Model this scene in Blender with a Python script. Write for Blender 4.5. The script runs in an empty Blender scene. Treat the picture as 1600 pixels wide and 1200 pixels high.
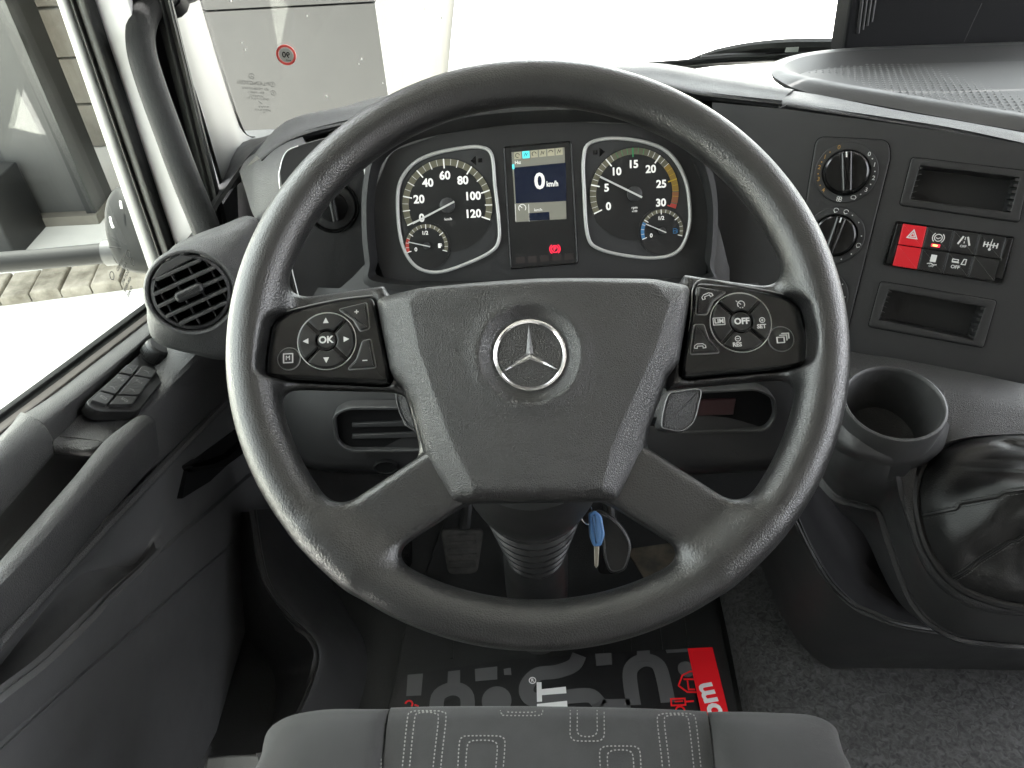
import bpy, bmesh, math, random
import numpy as np
from mathutils import Matrix, Vector
random.seed(7)
D = bpy.data
SC = bpy.context.scene
COL = SC.collection
R_ = math.radians
# ------------------------------------------------------------------ camera
FOC, PITCH, ROLL = 1200.0, R_(40), R_(3)
CAM = np.array([0.0, 0.0, 2.2])
_f = np.array([0, math.cos(PITCH), -math.sin(PITCH)])
_u = np.array([0, math.sin(PITCH), math.cos(PITCH)])
_r = np.array([1.0, 0, 0])
_cr, _sr = math.cos(ROLL), math.sin(ROLL)
cam_d = D.cameras.new('camera')
cam = D.objects.new('camera', cam_d); COL.objects.link(cam)
cam_d.sensor_fit = 'HORIZONTAL'; cam_d.sensor_width = 36.0
cam_d.lens = 36.0 * FOC / 1600.0
cam_d.clip_start = 0.01; cam_d.clip_end = 500
_rc, _uc = _r * _cr - _u * _sr, _r * _sr + _u * _cr
M4 = Matrix.Identity(4)
for i in range(3):
    M4[i][0], M4[i][1], M4[i][2], M4[i][3] = _rc[i], _uc[i], -_f[i], CAM[i]
cam.matrix_world = M4
SC.camera = cam
# ------------------------------------------------------------------ sky, sun, exposure
SUN_EL, SUN_AZ = R_(66), R_(-12)          # azimuth clockwise from +Y: high, ahead and a little to the left
world = D.worlds.new('World'); SC.world = world; world.use_nodes = True
_nt = world.node_tree; _nt.nodes.clear()
_sky = _nt.nodes.new('ShaderNodeTexSky'); _sky.sky_type = 'NISHITA'; _sky.sun_disc = False
_sky.sun_elevation = SUN_EL; _sky.sun_rotation = SUN_AZ
_sky.air_density = 1.0; _sky.dust_density = 3.0; _sky.ozone_density = 0.6
_bg = _nt.nodes.new('ShaderNodeBackground'); _bg.inputs[1].default_value = 0.15
_wo = _nt.nodes.new('ShaderNodeOutputWorld')
_hs = _nt.nodes.new('ShaderNodeHueSaturation'); _hs.inputs['Saturation'].default_value = 0.18
_nt.links.new(_sky.outputs[0], _hs.inputs['Color']); _nt.links.new(_hs.outputs[0], _bg.inputs[0]); _nt.links.new(_bg.outputs[0], _wo.inputs[0])
sd = D.lights.new('sun', 'SUN'); sd.energy = 4.5; sd.angle = R_(0.53); sd.color = (1, 0.975, 0.94)
sun = D.objects.new('sun', sd); COL.objects.link(sun)
_sv = Vector((math.sin(SUN_AZ) * math.cos(SUN_EL), math.cos(SUN_AZ) * math.cos(SUN_EL), math.sin(SUN_EL)))
sun.rotation_euler = (-_sv).to_track_quat('-Z', 'Y').to_euler()
sun.location = (3, 6, 12)
SC.view_settings.view_transform = 'Standard'; SC.view_settings.look = 'None'
SC.view_settings.exposure = 3.75; SC.view_settings.gamma = 1
SC.cycles.max_bounces = 10; SC.cycles.diffuse_bounces = 5; SC.cycles.transparent_max_bounces = 12
SC.cycles.caustics_reflective = False; SC.cycles.caustics_refractive = False
SC.cycles.sample_clamp_indirect = 6.0

# ------------------------------------------------------------------ placing helpers
def ray(px, py):
    a, b = (px - 800) / FOC, (600 - py) / FOC
    return _f + _rc * a + _uc * b
def W(px, py, t=None, x=None, y=None, z=None):
    """world point seen at a photo pixel, at a given depth or on the plane x=, y= or z="""
    d = ray(px, py)
    if t is None:
        t = (x - CAM[0]) / d[0] if x is not None else (y - CAM[1]) / d[1] if y is not None else (z - CAM[2]) / d[2]
    return CAM + d * t
class Frame:
    """a plane standing in the cab: origin, u (right), v (up), w (towards the driver)"""
    def __init__(s, o, u, v):
        s.o = np.array(o, float); s.u = np.array(u, float); s.u /= np.linalg.norm(s.u)
        v = np.array(v, float); v = v - s.u * v.dot(s.u); s.v = v / np.linalg.norm(v); s.w = np.cross(s.u, s.v)
    def px(s, px, py, w=0.0):
        d = ray(px, py); t = (s.o + s.w * w - CAM).dot(s.w) / d.dot(s.w)
        p = CAM + d * t - s.o
        return (p.dot(s.u), p.dot(s.v), w)
    def loc(s, p):
        p = np.array(p) - s.o
        return (p.dot(s.u), p.dot(s.v), p.dot(s.w))
    def mat(s):
        m = Matrix.Identity(4)
        for i in range(3):
            m[i][0], m[i][1], m[i][2], m[i][3] = s.u[i], s.v[i], s.w[i], s.o[i]
        return m
def facing(px, py, t, yaw=0, elev=0, roll=0):
    """frame whose normal points back to the driver: yaw>0 turns it to the right, elev>0 leans it back"""
    y, e = R_(yaw), R_(elev)
    n = np.array([math.sin(y) * math.cos(e), -math.cos(y) * math.cos(e), math.sin(e)])
    u = np.array([math.cos(y), math.sin(y), 0]); v = np.cross(n, u)
    r = R_(roll); u2 = u * math.cos(r) + v * math.sin(r); v2 = np.cross(n, u2)
    return Frame(W(px, py, t=t), u2, v2)
def flat(p): return Frame(p, (1, 0, 0), (0, 1, 0))

# ------------------------------------------------------------------ object helpers
def thing(name, label, cat, frame, group=None):
    o = D.objects.new(name, None); COL.objects.link(o)
    o.matrix_world = frame.mat(); o.empty_display_size = 0.03
    o['label'] = label; o['category'] = cat
    if group: o['group'] = group
    return o
def part(name, geo, m, parent=None, smooth=True, angle=35, label=None, kind=None):
    v, f = geo
    me = D.meshes.new(name); me.from_pydata([tuple(map(float, p)) for p in v], [], [tuple(map(int, q)) for q in f])
    return part_mesh(name, me, m, parent, smooth, angle, label, kind)
def part_mesh(name, me, m, parent=None, smooth=True, angle=35, label=None, kind=None):
    me.validate(); me.update()
    o = D.objects.new(name, me); COL.objects.link(o)
    for mm in (m if isinstance(m, (list, tuple)) else [m]): me.materials.append(mm)
    if smooth:
        me.shade_smooth()
        if angle: me.set_sharp_from_angle(angle=R_(angle))
    if parent is not None: o.parent = parent
    if label: o['label'] = label
    if kind: o['kind'] = kind
    return o
def tag(o, label, cat, group=None):
    o['label'] = label; o['category'] = cat
    if group: o['group'] = group
    return o
def struct(o): o['kind'] = 'structure'; return o

# ------------------------------------------------------------------ shapes: each gives (verts, faces)
class G:
    def __init__(s): s.v, s.f = [], []
    def add(s, geo):
        n = len(s.v); s.v += [tuple(p) for p in geo[0]]; s.f += [tuple(i + n for i in q) for q in geo[1]]; return s
    def get(s): return s.v, s.f
def cr(pts, n=6, closed=True):
    """smooth curve through points"""
    P = np.array(pts, float); m = len(P); out = []
    for i in range(m if closed else m - 1):
        if closed: p0, p1, p2, p3 = P[i - 1], P[i], P[(i + 1) % m], P[(i + 2) % m]
        else: p0, p1, p2, p3 = P[max(i - 1, 0)], P[i], P[i + 1], P[min(i + 2, m - 1)]
        for k in range(n):
            t = k / n
            out.append(0.5 * ((2 * p1) + (p2 - p0) * t + (2 * p0 - 5 * p1 + 4 * p2 - p3) * t * t + (3 * p1 - p0 - 3 * p2 + p3) * t ** 3))
    if not closed: out.append(P[-1])
    return [tuple(p) for p in out]
def area2(o): return 0.5 * sum(o[i - 1][0] * o[i][1] - o[i][0] * o[i - 1][1] for i in range(len(o)))
def ccw(o):
    o = [(p[0], p[1]) for p in o]
    return o if area2(o) > 0 else o[::-1]
def inset(o, d):
    o = ccw(o); n = len(o); out = []
    for i in range(n):
        a, b, c = np.array(o[i - 1]), np.array(o[i]), np.array(o[(i + 1) % n])
        e1, e2 = b - a, c - b
        e1 = e1 / (np.linalg.norm(e1) + 1e-12); e2 = e2 / (np.linalg.norm(e2) + 1e-12)
        n1, n2 = np.array([-e1[1], e1[0]]), np.array([-e2[1], e2[0]])
        m = n1 + n2; k = max(m.dot(m), 0.6); out.append(tuple(b + m * (2 * d / k)))
    return out
def roundpoly(o, r, n=4):
    """polygon with rounded corners; r a number or one per corner"""
    o = [np.array(p[:2], float) for p in o]; m = len(o); out = []
    for i in range(m):
        rr = r[i] if isinstance(r, (list, tuple)) else r
        a, b, c = o[i - 1], o[i], o[(i + 1) % m]
        da, dc = a - b, c - b; la, lc = np.linalg.norm(da), np.linalg.norm(dc)
        k = min(rr, la * 0.49, lc * 0.49)
        if k <= 0: out.append(tuple(b)); continue
        p, q = b + da / la * k, b + dc / lc * k
        for j in range(n + 1):
            t = j / n; out.append(tuple((1 - t) ** 2 * p + 2 * t * (1 - t) * b + t * t * q))
    return out
def rect(u0, v0, u1, v1, r=0, n=4): return roundpoly([(u0, v0), (u1, v0), (u1, v1), (u0, v1)], r, n)
def circ(u, v, r, n=32, ry=None): return [(u + r * math.cos(2 * math.pi * i / n), v + (ry or r) * math.sin(2 * math.pi * i / n)) for i in range(n)]
def rings(loops, cap0=True, cap1=True, closed=True):
    n = len(loops[0]); v = [p for l in loops for p in l]; f = []
    for i in range(len(loops) - 1):
        for j in range(n if closed else n - 1):
            k = (j + 1) % n; f.append((i * n + j, i * n + k, (i + 1) * n + k, (i + 1) * n + j))
    if cap0: f.append(tuple(range(n - 1, -1, -1)))
    if cap1: f.append(tuple(range((len(loops) - 1) * n, len(loops) * n)))
    return v, f
def prism(o, w0, w1, b=0.0, seg=3, dome=0):
    """raised plate with a rounded upper edge"""
    o = ccw(o); L = [[(x, y, w0) for x, y in o]]
    if b > 0:
        for k in range(seg + 1):
            a = k / seg * math.pi / 2
            q = inset(o, b * (1 - math.cos(a))) if k else o
            L.append([(x, y, w1 - b + b * math.sin(a)) for x, y in q])
        L.append([(x, y, w1) for x, y in inset(o, b + min(b * .35, .0005))])
    else: L.append([(x, y, w1) for x, y in o])
    return rings(L)
def ringplate(o, i, w0, w1, b=0.0, seg=3):
    """plate with a hole: o and i have the same count"""
    o, i = ccw(o), ccw(i); L = [[(x, y, w0) for x, y in o]]
    if b > 0:
        for k in range(seg + 1):
            a = k / seg * math.pi / 2; L.append([(x, y, w1 - b + b * math.sin(a)) for x, y in (inset(o, b * (1 - math.cos(a))) if k else o)])
        for k in range(seg, -1, -1):
            a = k / seg * math.pi / 2; L.append([(x, y, w1 - b + b * math.sin(a)) for x, y in (inset(i, -b * (1 - math.cos(a))) if k else i)])
    else: L += [[(x, y, w1) for x, y in o], [(x, y, w1) for x, y in i]]
    L.append([(x, y, w0) for x, y in i])
    v, f = rings(L, False, False); n = len(o); m = (len(L) - 1) * n
    f += [(m + j, m + (j + 1) % n, (j + 1) % n, j) for j in range(n)]
    return v, f
def cup(o, w1, w0, taper=0.0, b=0.0):
    """open-topped well going down from w1 to w0, seen from inside"""
    o = ccw(o); L = [[(x, y, w1) for x, y in o], [(x, y, w0) for x, y in inset(o, taper)]]
    v, f = rings(L, False, True); return v, [q[::-1] for q in f[:-1]] + [f[-1]]
def lathe(prof, n=32, axis=None, cap=True):
    """prof: (r, w) pairs, about local w; axis=(p, q) puts it between two points, w as metres from p"""
    L = [[(r * math.cos(2 * math.pi * j / n), r * math.sin(2 * math.pi * j / n), w) for j in range(n)] for r, w in prof]
    v, f = rings(L, cap, cap)
    if axis is not None:
        p, q = np.array(axis[0]), np.array(axis[1]); z = (q - p) / np.linalg.norm(q - p)
        x = np.cross(z, (0, 0, 1) if abs(z[2]) < .9 else (1, 0, 0)); x /= np.linalg.norm(x); y = np.cross(z, x)
        v = [tuple(p + x * a + y * b + z * c) for a, b, c in v]
    return v, f
def shift(geo, du=0, dv=0, dw=0, rot=0, s=1):
    c, sn = math.cos(rot) * s, math.sin(rot) * s
    return [(p[0] * c - p[1] * sn + du, p[0] * sn + p[1] * c + dv, p[2] * (s if s > 0 else 1) + dw) for p in geo[0]], geo[1]
def tube(path, r, n=10, sub=6, closed=False, flatten=1.0, up=None, cap=True):
    P = np.array(cr(path, sub, closed) if sub > 1 else path, float); m = len(P)
    rr = np.array([r] * m if np.isscalar(r) else np.interp(np.linspace(0, 1, m), np.linspace(0, 1, len(r)), r))
    T = (np.roll(P, -1, 0) - np.roll(P, 1, 0)) if closed else np.gradient(P, axis=0)
    T /= np.linalg.norm(T, axis=1)[:, None] + 1e-12
    ref = np.array(up if up is not None else ((0, 0, 1) if abs(T[0][2]) < .9 else (1, 0, 0)), float); L = []
    for i in range(m):
        x = np.cross(T[i], ref); x /= np.linalg.norm(x) + 1e-12; y = np.cross(x, T[i]); ref = y if up is None else ref
        L.append([tuple(P[i] + rr[i] * (x * math.cos(2 * math.pi * j / n) + flatten * y * math.sin(2 * math.pi * j / n))) for j in range(n)])
    if closed: L.append(L[0])
    v, f = rings(L, not closed and cap, not closed and cap); return v, [q[::-1] for q in f]
def box(c, s, rot=None):
    v = [(c[0] + s[0] / 2 * a, c[1] + s[1] / 2 * b, c[2] + s[2] / 2 * d) for a in (-1, 1) for b in (-1, 1) for d in (-1, 1)]
    return v, [(0, 1, 3, 2), (4, 6, 7, 5), (0, 4, 5, 1), (2, 3, 7, 6), (0, 2, 6, 4), (1, 5, 7, 3)]
def grid3(rows, nu=6, nv=6, lin_u=False, lin_v=False):
    """smooth sheet through rows of 3-D control points"""
    R = [np.array(r, float) for r in rows]
    def dens(seq, n, lin):
        if not lin: return np.array(cr(seq, n, False))
        out = []
        for i in range(len(seq) - 1):
            for k in range(n): out.append(np.array(seq[i]) * (1 - k / n) + np.array(seq[i + 1]) * k / n)
        out.append(np.array(seq[-1])); return np.array(out)
    A = np.array([dens(r, nu, lin_u) for r in R])
    return np.array([dens(A[:, j], nv, lin_v) for j in range(A.shape[1])]).transpose(1, 0, 2)
def sheet(A, thick=0.004, toward=None):
    """grid of points -> closed slab; the back is pushed away from the point `toward` (default: the driver)"""
    A = np.asarray(A, float); nr, nc = A.shape[:2]
    du = np.gradient(A, axis=1); dv = np.gradient(A, axis=0); N = np.cross(du, dv); N /= np.linalg.norm(N, axis=2)[..., None] + 1e-12
    c = np.array(toward if toward is not None else CAM)
    s = np.sign(((c - A) * N).sum(2).mean()) or 1.0
    B = A - N * s * thick
    v = [tuple(p) for p in A.reshape(-1, 3)] + [tuple(p) for p in B.reshape(-1, 3)]; k = nr * nc; f = []
    for i in range(nr - 1):
        for j in range(nc - 1):
            a = i * nc + j; q = (a, a + 1, a + nc + 1, a + nc)
            f.append(q if s > 0 else q[::-1]); q = tuple(x + k for x in q); f.append(q[::-1] if s > 0 else q)
    def edge(l):
        for a, b in zip(l[:-1], l[1:]): f.append((b, a, a + k, b + k) if s > 0 else (a, b, b + k, a + k))
    edge([j for j in range(nc)]); edge([j * nc + nc - 1 for j in range(nr)])
    edge([(nr - 1) * nc + j for j in range(nc - 1, -1, -1)]); edge([j * nc for j in range(nr - 1, -1, -1)])
    return v, f
def localise(geo, frame): return [frame.loc(p) for p in geo[0]], geo[1]
def text(s, size, u=0, v=0, w=0, rot=0, align='CENTER', mirror=False, depth=0.0002, bold=0.0, sx=1.0):
    cu = D.curves.new('t', 'FONT'); cu.body = s; cu.size = size; cu.align_x = align; cu.align_y = 'CENTER'; cu.extrude = depth; cu.offset = bold; cu.resolution_u = 3
    ob = D.objects.new('t', cu); COL.objects.link(ob)
    dg = bpy.context.evaluated_depsgraph_get(); me = D.meshes.new_from_object(ob.evaluated_get(dg))
    c, sn = math.cos(rot), math.sin(rot); V = []
    for p in me.vertices:
        x, y, z = p.co.x * sx * (-1 if mirror else 1), p.co.y, p.co.z
        V.append((x * c - y * sn + u, x * sn + y * c + v, z + w))
    Fc = [tuple(q.vertices)[::-1] if mirror else tuple(q.vertices) for q in me.polygons]
    D.objects.remove(ob); D.curves.remove(cu); D.meshes.remove(me)
    return V, Fc
def bar2(a, b, wd, w0, w1):
    """flat bar between two (u, v) points"""
    a, b = np.array(a[:2], float), np.array(b[:2], float); d = b - a; d /= np.linalg.norm(d) + 1e-12; n = np.array([-d[1], d[0]]) * wd / 2
    return prism([a + n, a - n, b - n, b + n], w0, w1)
def line2(pts, wd, w0, w1, closed=False):
    """flat mitred band along a line"""
    P = [np.array(p[:2], float) for p in pts]; n = len(P); O, I = [], []
    for i in range(n):
        a = P[i - 1] if (closed or i) else None; c = P[(i + 1) % n] if (closed or i < n - 1) else None
        e1 = (P[i] - a) if a is not None else (c - P[i]); e2 = (c - P[i]) if c is not None else e1
        e1 = e1 / (np.linalg.norm(e1) + 1e-12); e2 = e2 / (np.linalg.norm(e2) + 1e-12)
        m = np.array([-e1[1] - e2[1], e1[0] + e2[0]]); k = max(m.dot(m), .5); m = m * (wd / k); O.append(P[i] + m); I.append(P[i] - m)
    L = [[(*O[k], w0), (*O[k], w1), (*I[k], w1), (*I[k], w0)] for k in range(n)]
    if closed: L.append(L[0])
    v, f = rings(L, not closed, not closed); return v, [q[::-1] for q in f]
def arc2(c, r, a0, a1, wd, w0, w1, n=24):
    o = [(c[0] + (r + wd / 2) * math.cos(R_(a0 + (a1 - a0) * i / n)), c[1] + (r + wd / 2) * math.sin(R_(a0 + (a1 - a0) * i / n))) for i in range(n + 1)]
    i_ = [(c[0] + (r - wd / 2) * math.cos(R_(a0 + (a1 - a0) * i / n)), c[1] + (r - wd / 2) * math.sin(R_(a0 + (a1 - a0) * i / n))) for i in range(n + 1)]
    L = [[(*o[k], w0), (*o[k], w1), (*i_[k], w1), (*i_[k], w0)] for k in range(n + 1)]
    v, f = rings(L); return (v, f) if a1 < a0 else (v, [q[::-1] for q in f])

# ------------------------------------------------------------------ solids from distance fields (smooth blends)
def sd_poly(P, X, Y):
    P = np.array(P, float)[:, :2]; n = len(P); d = np.full(X.shape, 1e9, np.float32); s = np.ones(X.shape, np.float32)
    for i in range(n):
        a, b = P[i], P[i - 1]; ex, ey = b[0] - a[0], b[1] - a[1]; wx, wy = X - a[0], Y - a[1]
        h = np.clip((wx * ex + wy * ey) / (ex * ex + ey * ey + 1e-15), 0, 1)
        bx, by = wx - ex * h, wy - ey * h; d = np.minimum(d, bx * bx + by * by)
        c1, c2, c3 = Y >= a[1], Y < b[1], ex * wy > ey * wx
        s = np.where((c1 & c2 & c3) | (~c1 & ~c2 & ~c3), -s, s)
    return s * np.sqrt(d)
def smin(a, b, k):
    h = np.maximum(k - np.abs(a - b), 0) / k; return np.minimum(a, b) - h * h * k * 0.25
def smax(a, b, k): return -smin(-a, -b, k)
def nets(V, lo, h):
    s = V < 0; nx, ny, nz = V.shape; acc = np.zeros((nx - 1, ny - 1, nz - 1, 3), np.float32); cnt = np.zeros((nx - 1, ny - 1, nz - 1), np.float32)
    def sl(o): return tuple(slice(o[i], V.shape[i] - 1 + o[i]) for i in range(3))
    for d in range(3):
        e = [i for i in range(3) if i != d]
        for p in (0, 1):
            for q in (0, 1):
                o0 = [0, 0, 0]; o0[e[0]], o0[e[1]] = p, q; o1 = list(o0); o1[d] = 1
                a, b = V[sl(o0)], V[sl(o1)]; m = (a < 0) != (b < 0)
                tt = np.where(m, a / np.where(m, a - b, 1), 0); acc[..., d] += tt; acc[..., e[0]] += m * p; acc[..., e[1]] += m * q; cnt += m
    act = cnt > 0; idx = -np.ones(cnt.shape, np.int64); idx[act] = np.arange(act.sum())
    cells = np.argwhere(act); pts = (cells + acc[act] / cnt[act][:, None]) * h + np.array(lo); faces = []
    for d in range(3):
        e = [i for i in range(3) if i != d]
        r0 = [slice(None)] * 3; r1 = [slice(None)] * 3; r0[d] = slice(0, -1); r1[d] = slice(1, None)
        x = s[tuple(r0)] != s[tuple(r1)]; c = np.argwhere(x)
        c = c[(c[:, e[0]] > 0) & (c[:, e[1]] > 0) & (c[:, e[0]] < V.shape[e[0]] - 1) & (c[:, e[1]] < V.shape[e[1]] - 1)]
        if not len(c): continue
        up = s[tuple(r0)][tuple(c.T)]
        def at(i, j):
            k = c.copy(); k[:, e[0]] += i; k[:, e[1]] += j; return idx[tuple(k.T)]
        q = np.stack([at(-1, -1), at(0, -1), at(0, 0), at(-1, 0)], 1)
        fl = up if d != 1 else ~up; q[~fl] = q[~fl][:, ::-1]; faces.append(q)
    return pts, np.concatenate(faces)
def solid(fn, lo, hi, h):
    ax = [np.arange(lo[i] - 2 * h, hi[i] + 3 * h, h, dtype=np.float32) for i in range(3)]
    X, Y, Z = np.meshgrid(*ax, indexing='ij'); V = fn(X, Y, Z).astype(np.float32)
    return nets(V, [a[0] for a in ax], h)
def solid_part(name, fn, lo, hi, h, m, parent, smooth_it=2, **k):
    p, f = solid(fn, lo, hi, h)
    me = D.meshes.new(name); me.vertices.add(len(p)); me.vertices.foreach_set('co', p.astype(np.float32).ravel())
    me.loops.add(len(f) * 4); me.loops.foreach_set('vertex_index', f.astype(np.int32).ravel())
    me.polygons.add(len(f)); me.polygons.foreach_set('loop_start', np.arange(0, len(f) * 4, 4, dtype=np.int32)); me.update(calc_edges=True)
    if smooth_it:
        bm = bmesh.new(); bm.from_mesh(me)
        for _ in range(smooth_it): bmesh.ops.smooth_vert(bm, verts=bm.verts, factor=0.5, use_axis_x=True, use_axis_y=True, use_axis_z=True)
        bm.to_mesh(me); bm.free()
    return part_mesh(name, me, m, parent, True, k.pop('angle', 0), **k)

# ------------------------------------------------------------------ materials
def mat(name, col, rough=0.5, metal=0.0, grain=None, spec=0.5, coat=0.0, emit=None, var=0.0, weave=None, sheen=0.0, dust=0.0):
    """grain=(cells per metre, bump strength, kind)"""
    m = D.materials.new(name); m.use_nodes = True; nt = m.node_tree; b = nt.nodes['Principled BSDF']; L = nt.links
    col = col if isinstance(col, (tuple, list)) else (col, col, col)
    b.inputs['Base Color'].default_value = (*col, 1); b.inputs['Roughness'].default_value = rough; b.inputs['Metallic'].default_value = metal
    b.inputs['Specular IOR Level'].default_value = spec; b.inputs['Coat Weight'].default_value = coat; b.inputs['Sheen Weight'].default_value = sheen
    if emit: b.inputs['Emission Color'].default_value = (*emit[0], 1); b.inputs['Emission Strength'].default_value = emit[1]
    N = nt.nodes.new; tc = N('ShaderNodeTexCoord')
    if grain:
        sc, st, kind = grain; h = None
        nz = N('ShaderNodeTexNoise'); nz.inputs['Scale'].default_value = sc * 0.55; nz.inputs['Detail'].default_value = 3
        L.new(tc.outputs['Object'], nz.inputs['Vector'])
        if kind == 'leather':
            mx = N('ShaderNodeVectorMath'); mx.operation = 'MULTIPLY_ADD'; mx.inputs[1].default_value = (1.1 / sc,) * 3
            L.new(nz.outputs['Color'], mx.inputs[0]); L.new(tc.outputs['Object'], mx.inputs[2])
            vo = N('ShaderNodeTexVoronoi'); vo.feature = 'DISTANCE_TO_EDGE'; vo.inputs['Scale'].default_value = sc; L.new(mx.outputs[0], vo.inputs['Vector'])
            mr = N('ShaderNodeMapRange'); mr.interpolation_type = 'SMOOTHSTEP'; mr.inputs['From Max'].default_value = 0.28; L.new(vo.outputs['Distance'], mr.inputs['Value']); h = mr.outputs[0]
        elif kind == 'fine': h = nz.outputs[0]
        elif kind == 'carpet':
            nz.inputs['Scale'].default_value = sc; nz.inputs['Detail'].default_value = 4; nz.inputs['Distortion'].default_value = 1.2; h = nz.outputs[0]
        bp = N('ShaderNodeBump'); bp.inputs['Strength'].default_value = st; bp.inputs['Distance'].default_value = 0.6 / sc
        L.new(h, bp.inputs['Height']); L.new(bp.outputs[0], b.inputs['Normal'])
        if kind == 'carpet':
            r = N('ShaderNodeMapRange'); r.inputs['From Min'].default_value = .3; r.inputs['From Max'].default_value = .7; r.inputs['To Min'].default_value = .6; r.inputs['To Max'].default_value = 1.35; L.new(h, r.inputs['Value'])
            mc = N('ShaderNodeMix'); mc.data_type = 'RGBA'; mc.blend_type = 'MULTIPLY'; mc.inputs[0].default_value = 1; mc.inputs[6].default_value = (*col, 1)
            L.new(r.outputs[0], mc.inputs[7]); L.new(mc.outputs[2], b.inputs['Base Color'])
    if var or dust:
        n2 = N('ShaderNodeTexNoise'); n2.inputs['Scale'].default_value = 9 if var else 40; n2.inputs['Detail'].default_value = 6; n2.inputs['Roughness'].default_value = .65
        L.new(tc.outputs['Object'], n2.inputs['Vector'])
        r = N('ShaderNodeMapRange'); r.inputs['From Min'].default_value = .35; r.inputs['From Max'].default_value = .65
        r.inputs['To Min'].default_value = max(rough - (var or .05), 0.03); r.inputs['To Max'].default_value = min(rough + (var or .05), 1)
        L.new(n2.outputs[0], r.inputs['Value']); L.new(r.outputs[0], b.inputs['Roughness'])
    return m
def fabric_mat(name, col, scale, strength, contrast=0.5, ang=0.0):
    m = D.materials.new(name); m.use_nodes = True; nt = m.node_tree; b = nt.nodes['Principled BSDF']; L = nt.links; N = nt.nodes.new
    b.inputs['Roughness'].default_value = 0.85; b.inputs['Sheen Weight'].default_value = 0.25; b.inputs['Specular IOR Level'].default_value = 0.2
    tc = N('ShaderNodeTexCoord'); mp = N('ShaderNodeMapping'); mp.inputs['Rotation'].default_value = (0, 0, ang); L.new(tc.outputs['Object'], mp.inputs['Vector'])
    wv = []
    for d in ('X', 'Y'):
        w = N('ShaderNodeTexWave'); w.bands_direction = d; w.inputs['Scale'].default_value = scale / (2 * math.pi) * 2 * (1 if d == 'X' else 1.25)
        w.inputs['Distortion'].default_value = 0.6; w.inputs['Detail'].default_value = 2; w.inputs['Detail Scale'].default_value = 3; L.new(mp.outputs[0], w.inputs['Vector']); wv.append(w)
    mu = N('ShaderNodeMath'); mu.operation = 'MULTIPLY'; L.new(wv[0].outputs[1], mu.inputs[0]); L.new(wv[1].outputs[1], mu.inputs[1])
    nz = N('ShaderNodeTexNoise'); nz.inputs['Scale'].default_value = 60; nz.inputs['Detail'].default_value = 5; L.new(tc.outputs['Object'], nz.inputs['Vector'])
    ad = N('ShaderNodeMath'); ad.operation = 'MULTIPLY_ADD'; ad.inputs[1].default_value = 0.5; L.new(nz.outputs[0], ad.inputs[0]); L.new(mu.outputs[0], ad.inputs[2])
    r = N('ShaderNodeMapRange'); r.inputs['From Max'].default_value = 1.2; r.inputs['To Min'].default_value = 1 - contrast; r.inputs['To Max'].default_value = 1 + contrast; L.new(ad.outputs[0], r.inputs['Value'])
    mc = N('ShaderNodeMix'); mc.data_type = 'RGBA'; mc.blend_type = 'MULTIPLY'; mc.inputs[0].default_value = 1; mc.inputs[6].default_value = (*col, 1)
    L.new(r.outputs[0], mc.inputs[7]); L.new(mc.outputs[2], b.inputs['Base Color'])
    bp = N('ShaderNodeBump'); bp.inputs['Strength'].default_value = strength; bp.inputs['Distance'].default_value = 0.0006; L.new(mu.outputs[0], bp.inputs['Height']); L.new(bp.outputs[0], b.inputs['Normal'])
    return m
def glass_mat(name, tint, refl=0.018):
    m = D.materials.new(name); m.use_nodes = True; nt = m.node_tree; nt.nodes.clear(); N = nt.nodes.new; L = nt.links
    t = N('ShaderNodeBsdfTransparent'); t.inputs[0].default_value = (*tint, 1); g = N('ShaderNodeBsdfGlossy'); g.inputs['Roughness'].default_value = 0.02
    fr = N('ShaderNodeLayerWeight'); fr.inputs[0].default_value = 0.5; pw = N('ShaderNodeMath'); pw.operation = 'POWER'; pw.inputs[1].default_value = 4.0
    ma = N('ShaderNodeMath'); ma.operation = 'MULTIPLY_ADD'; ma.inputs[1].default_value = .3; ma.inputs[2].default_value = refl; mx = N('ShaderNodeMixShader'); o = N('ShaderNodeOutputMaterial')
    L.new(fr.outputs['Facing'], pw.inputs[0]); L.new(pw.outputs[0], ma.inputs[0]); L.new(ma.outputs[0], mx.inputs[0]); L.new(t.outputs[0], mx.inputs[1]); L.new(g.outputs[0], mx.inputs[2]); L.new(mx.outputs[0], o.inputs[0])
    return m
def noise_mat(name, c0, c1, scale, rough=0.8, bump=0.1, detail=8, lo=.35, hi=.65):
    m = D.materials.new(name); m.use_nodes = True; nt = m.node_tree; b = nt.nodes['Principled BSDF']; L = nt.links; N = nt.nodes.new
    b.inputs['Roughness'].default_value = rough; tc = N('ShaderNodeTexCoord'); nz = N('ShaderNodeTexNoise'); nz.inputs['Scale'].default_value = scale; nz.inputs['Detail'].default_value = detail; nz.inputs['Roughness'].default_value = .62
    L.new(tc.outputs['Object'], nz.inputs['Vector']); r = N('ShaderNodeMapRange'); r.inputs['From Min'].default_value = lo; r.inputs['From Max'].default_value = hi; L.new(nz.outputs[0], r.inputs['Value'])
    mc = N('ShaderNodeMix'); mc.data_type = 'RGBA'; mc.inputs[6].default_value = (*c0, 1); mc.inputs[7].default_value = (*c1, 1); L.new(r.outputs[0], mc.inputs[0]); L.new(mc.outputs[2], b.inputs['Base Color'])
    if bump:
        bp = N('ShaderNodeBump'); bp.inputs['Strength'].default_value = bump; bp.inputs['Distance'].default_value = 0.02; L.new(nz.outputs[0], bp.inputs['Height']); L.new(bp.outputs[0], b.inputs['Normal'])
    return m
M_RIM = mat('rim leather',   .014, .31, grain=(500, .22, 'leather'), var=.02, spec=.85)
M_COVER = mat('hub cover grain', .014, .33, grain=(640, .36, 'leather'), var=.02, spec=.8)
M_SPOKEGRAIN = M_RIM
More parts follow.
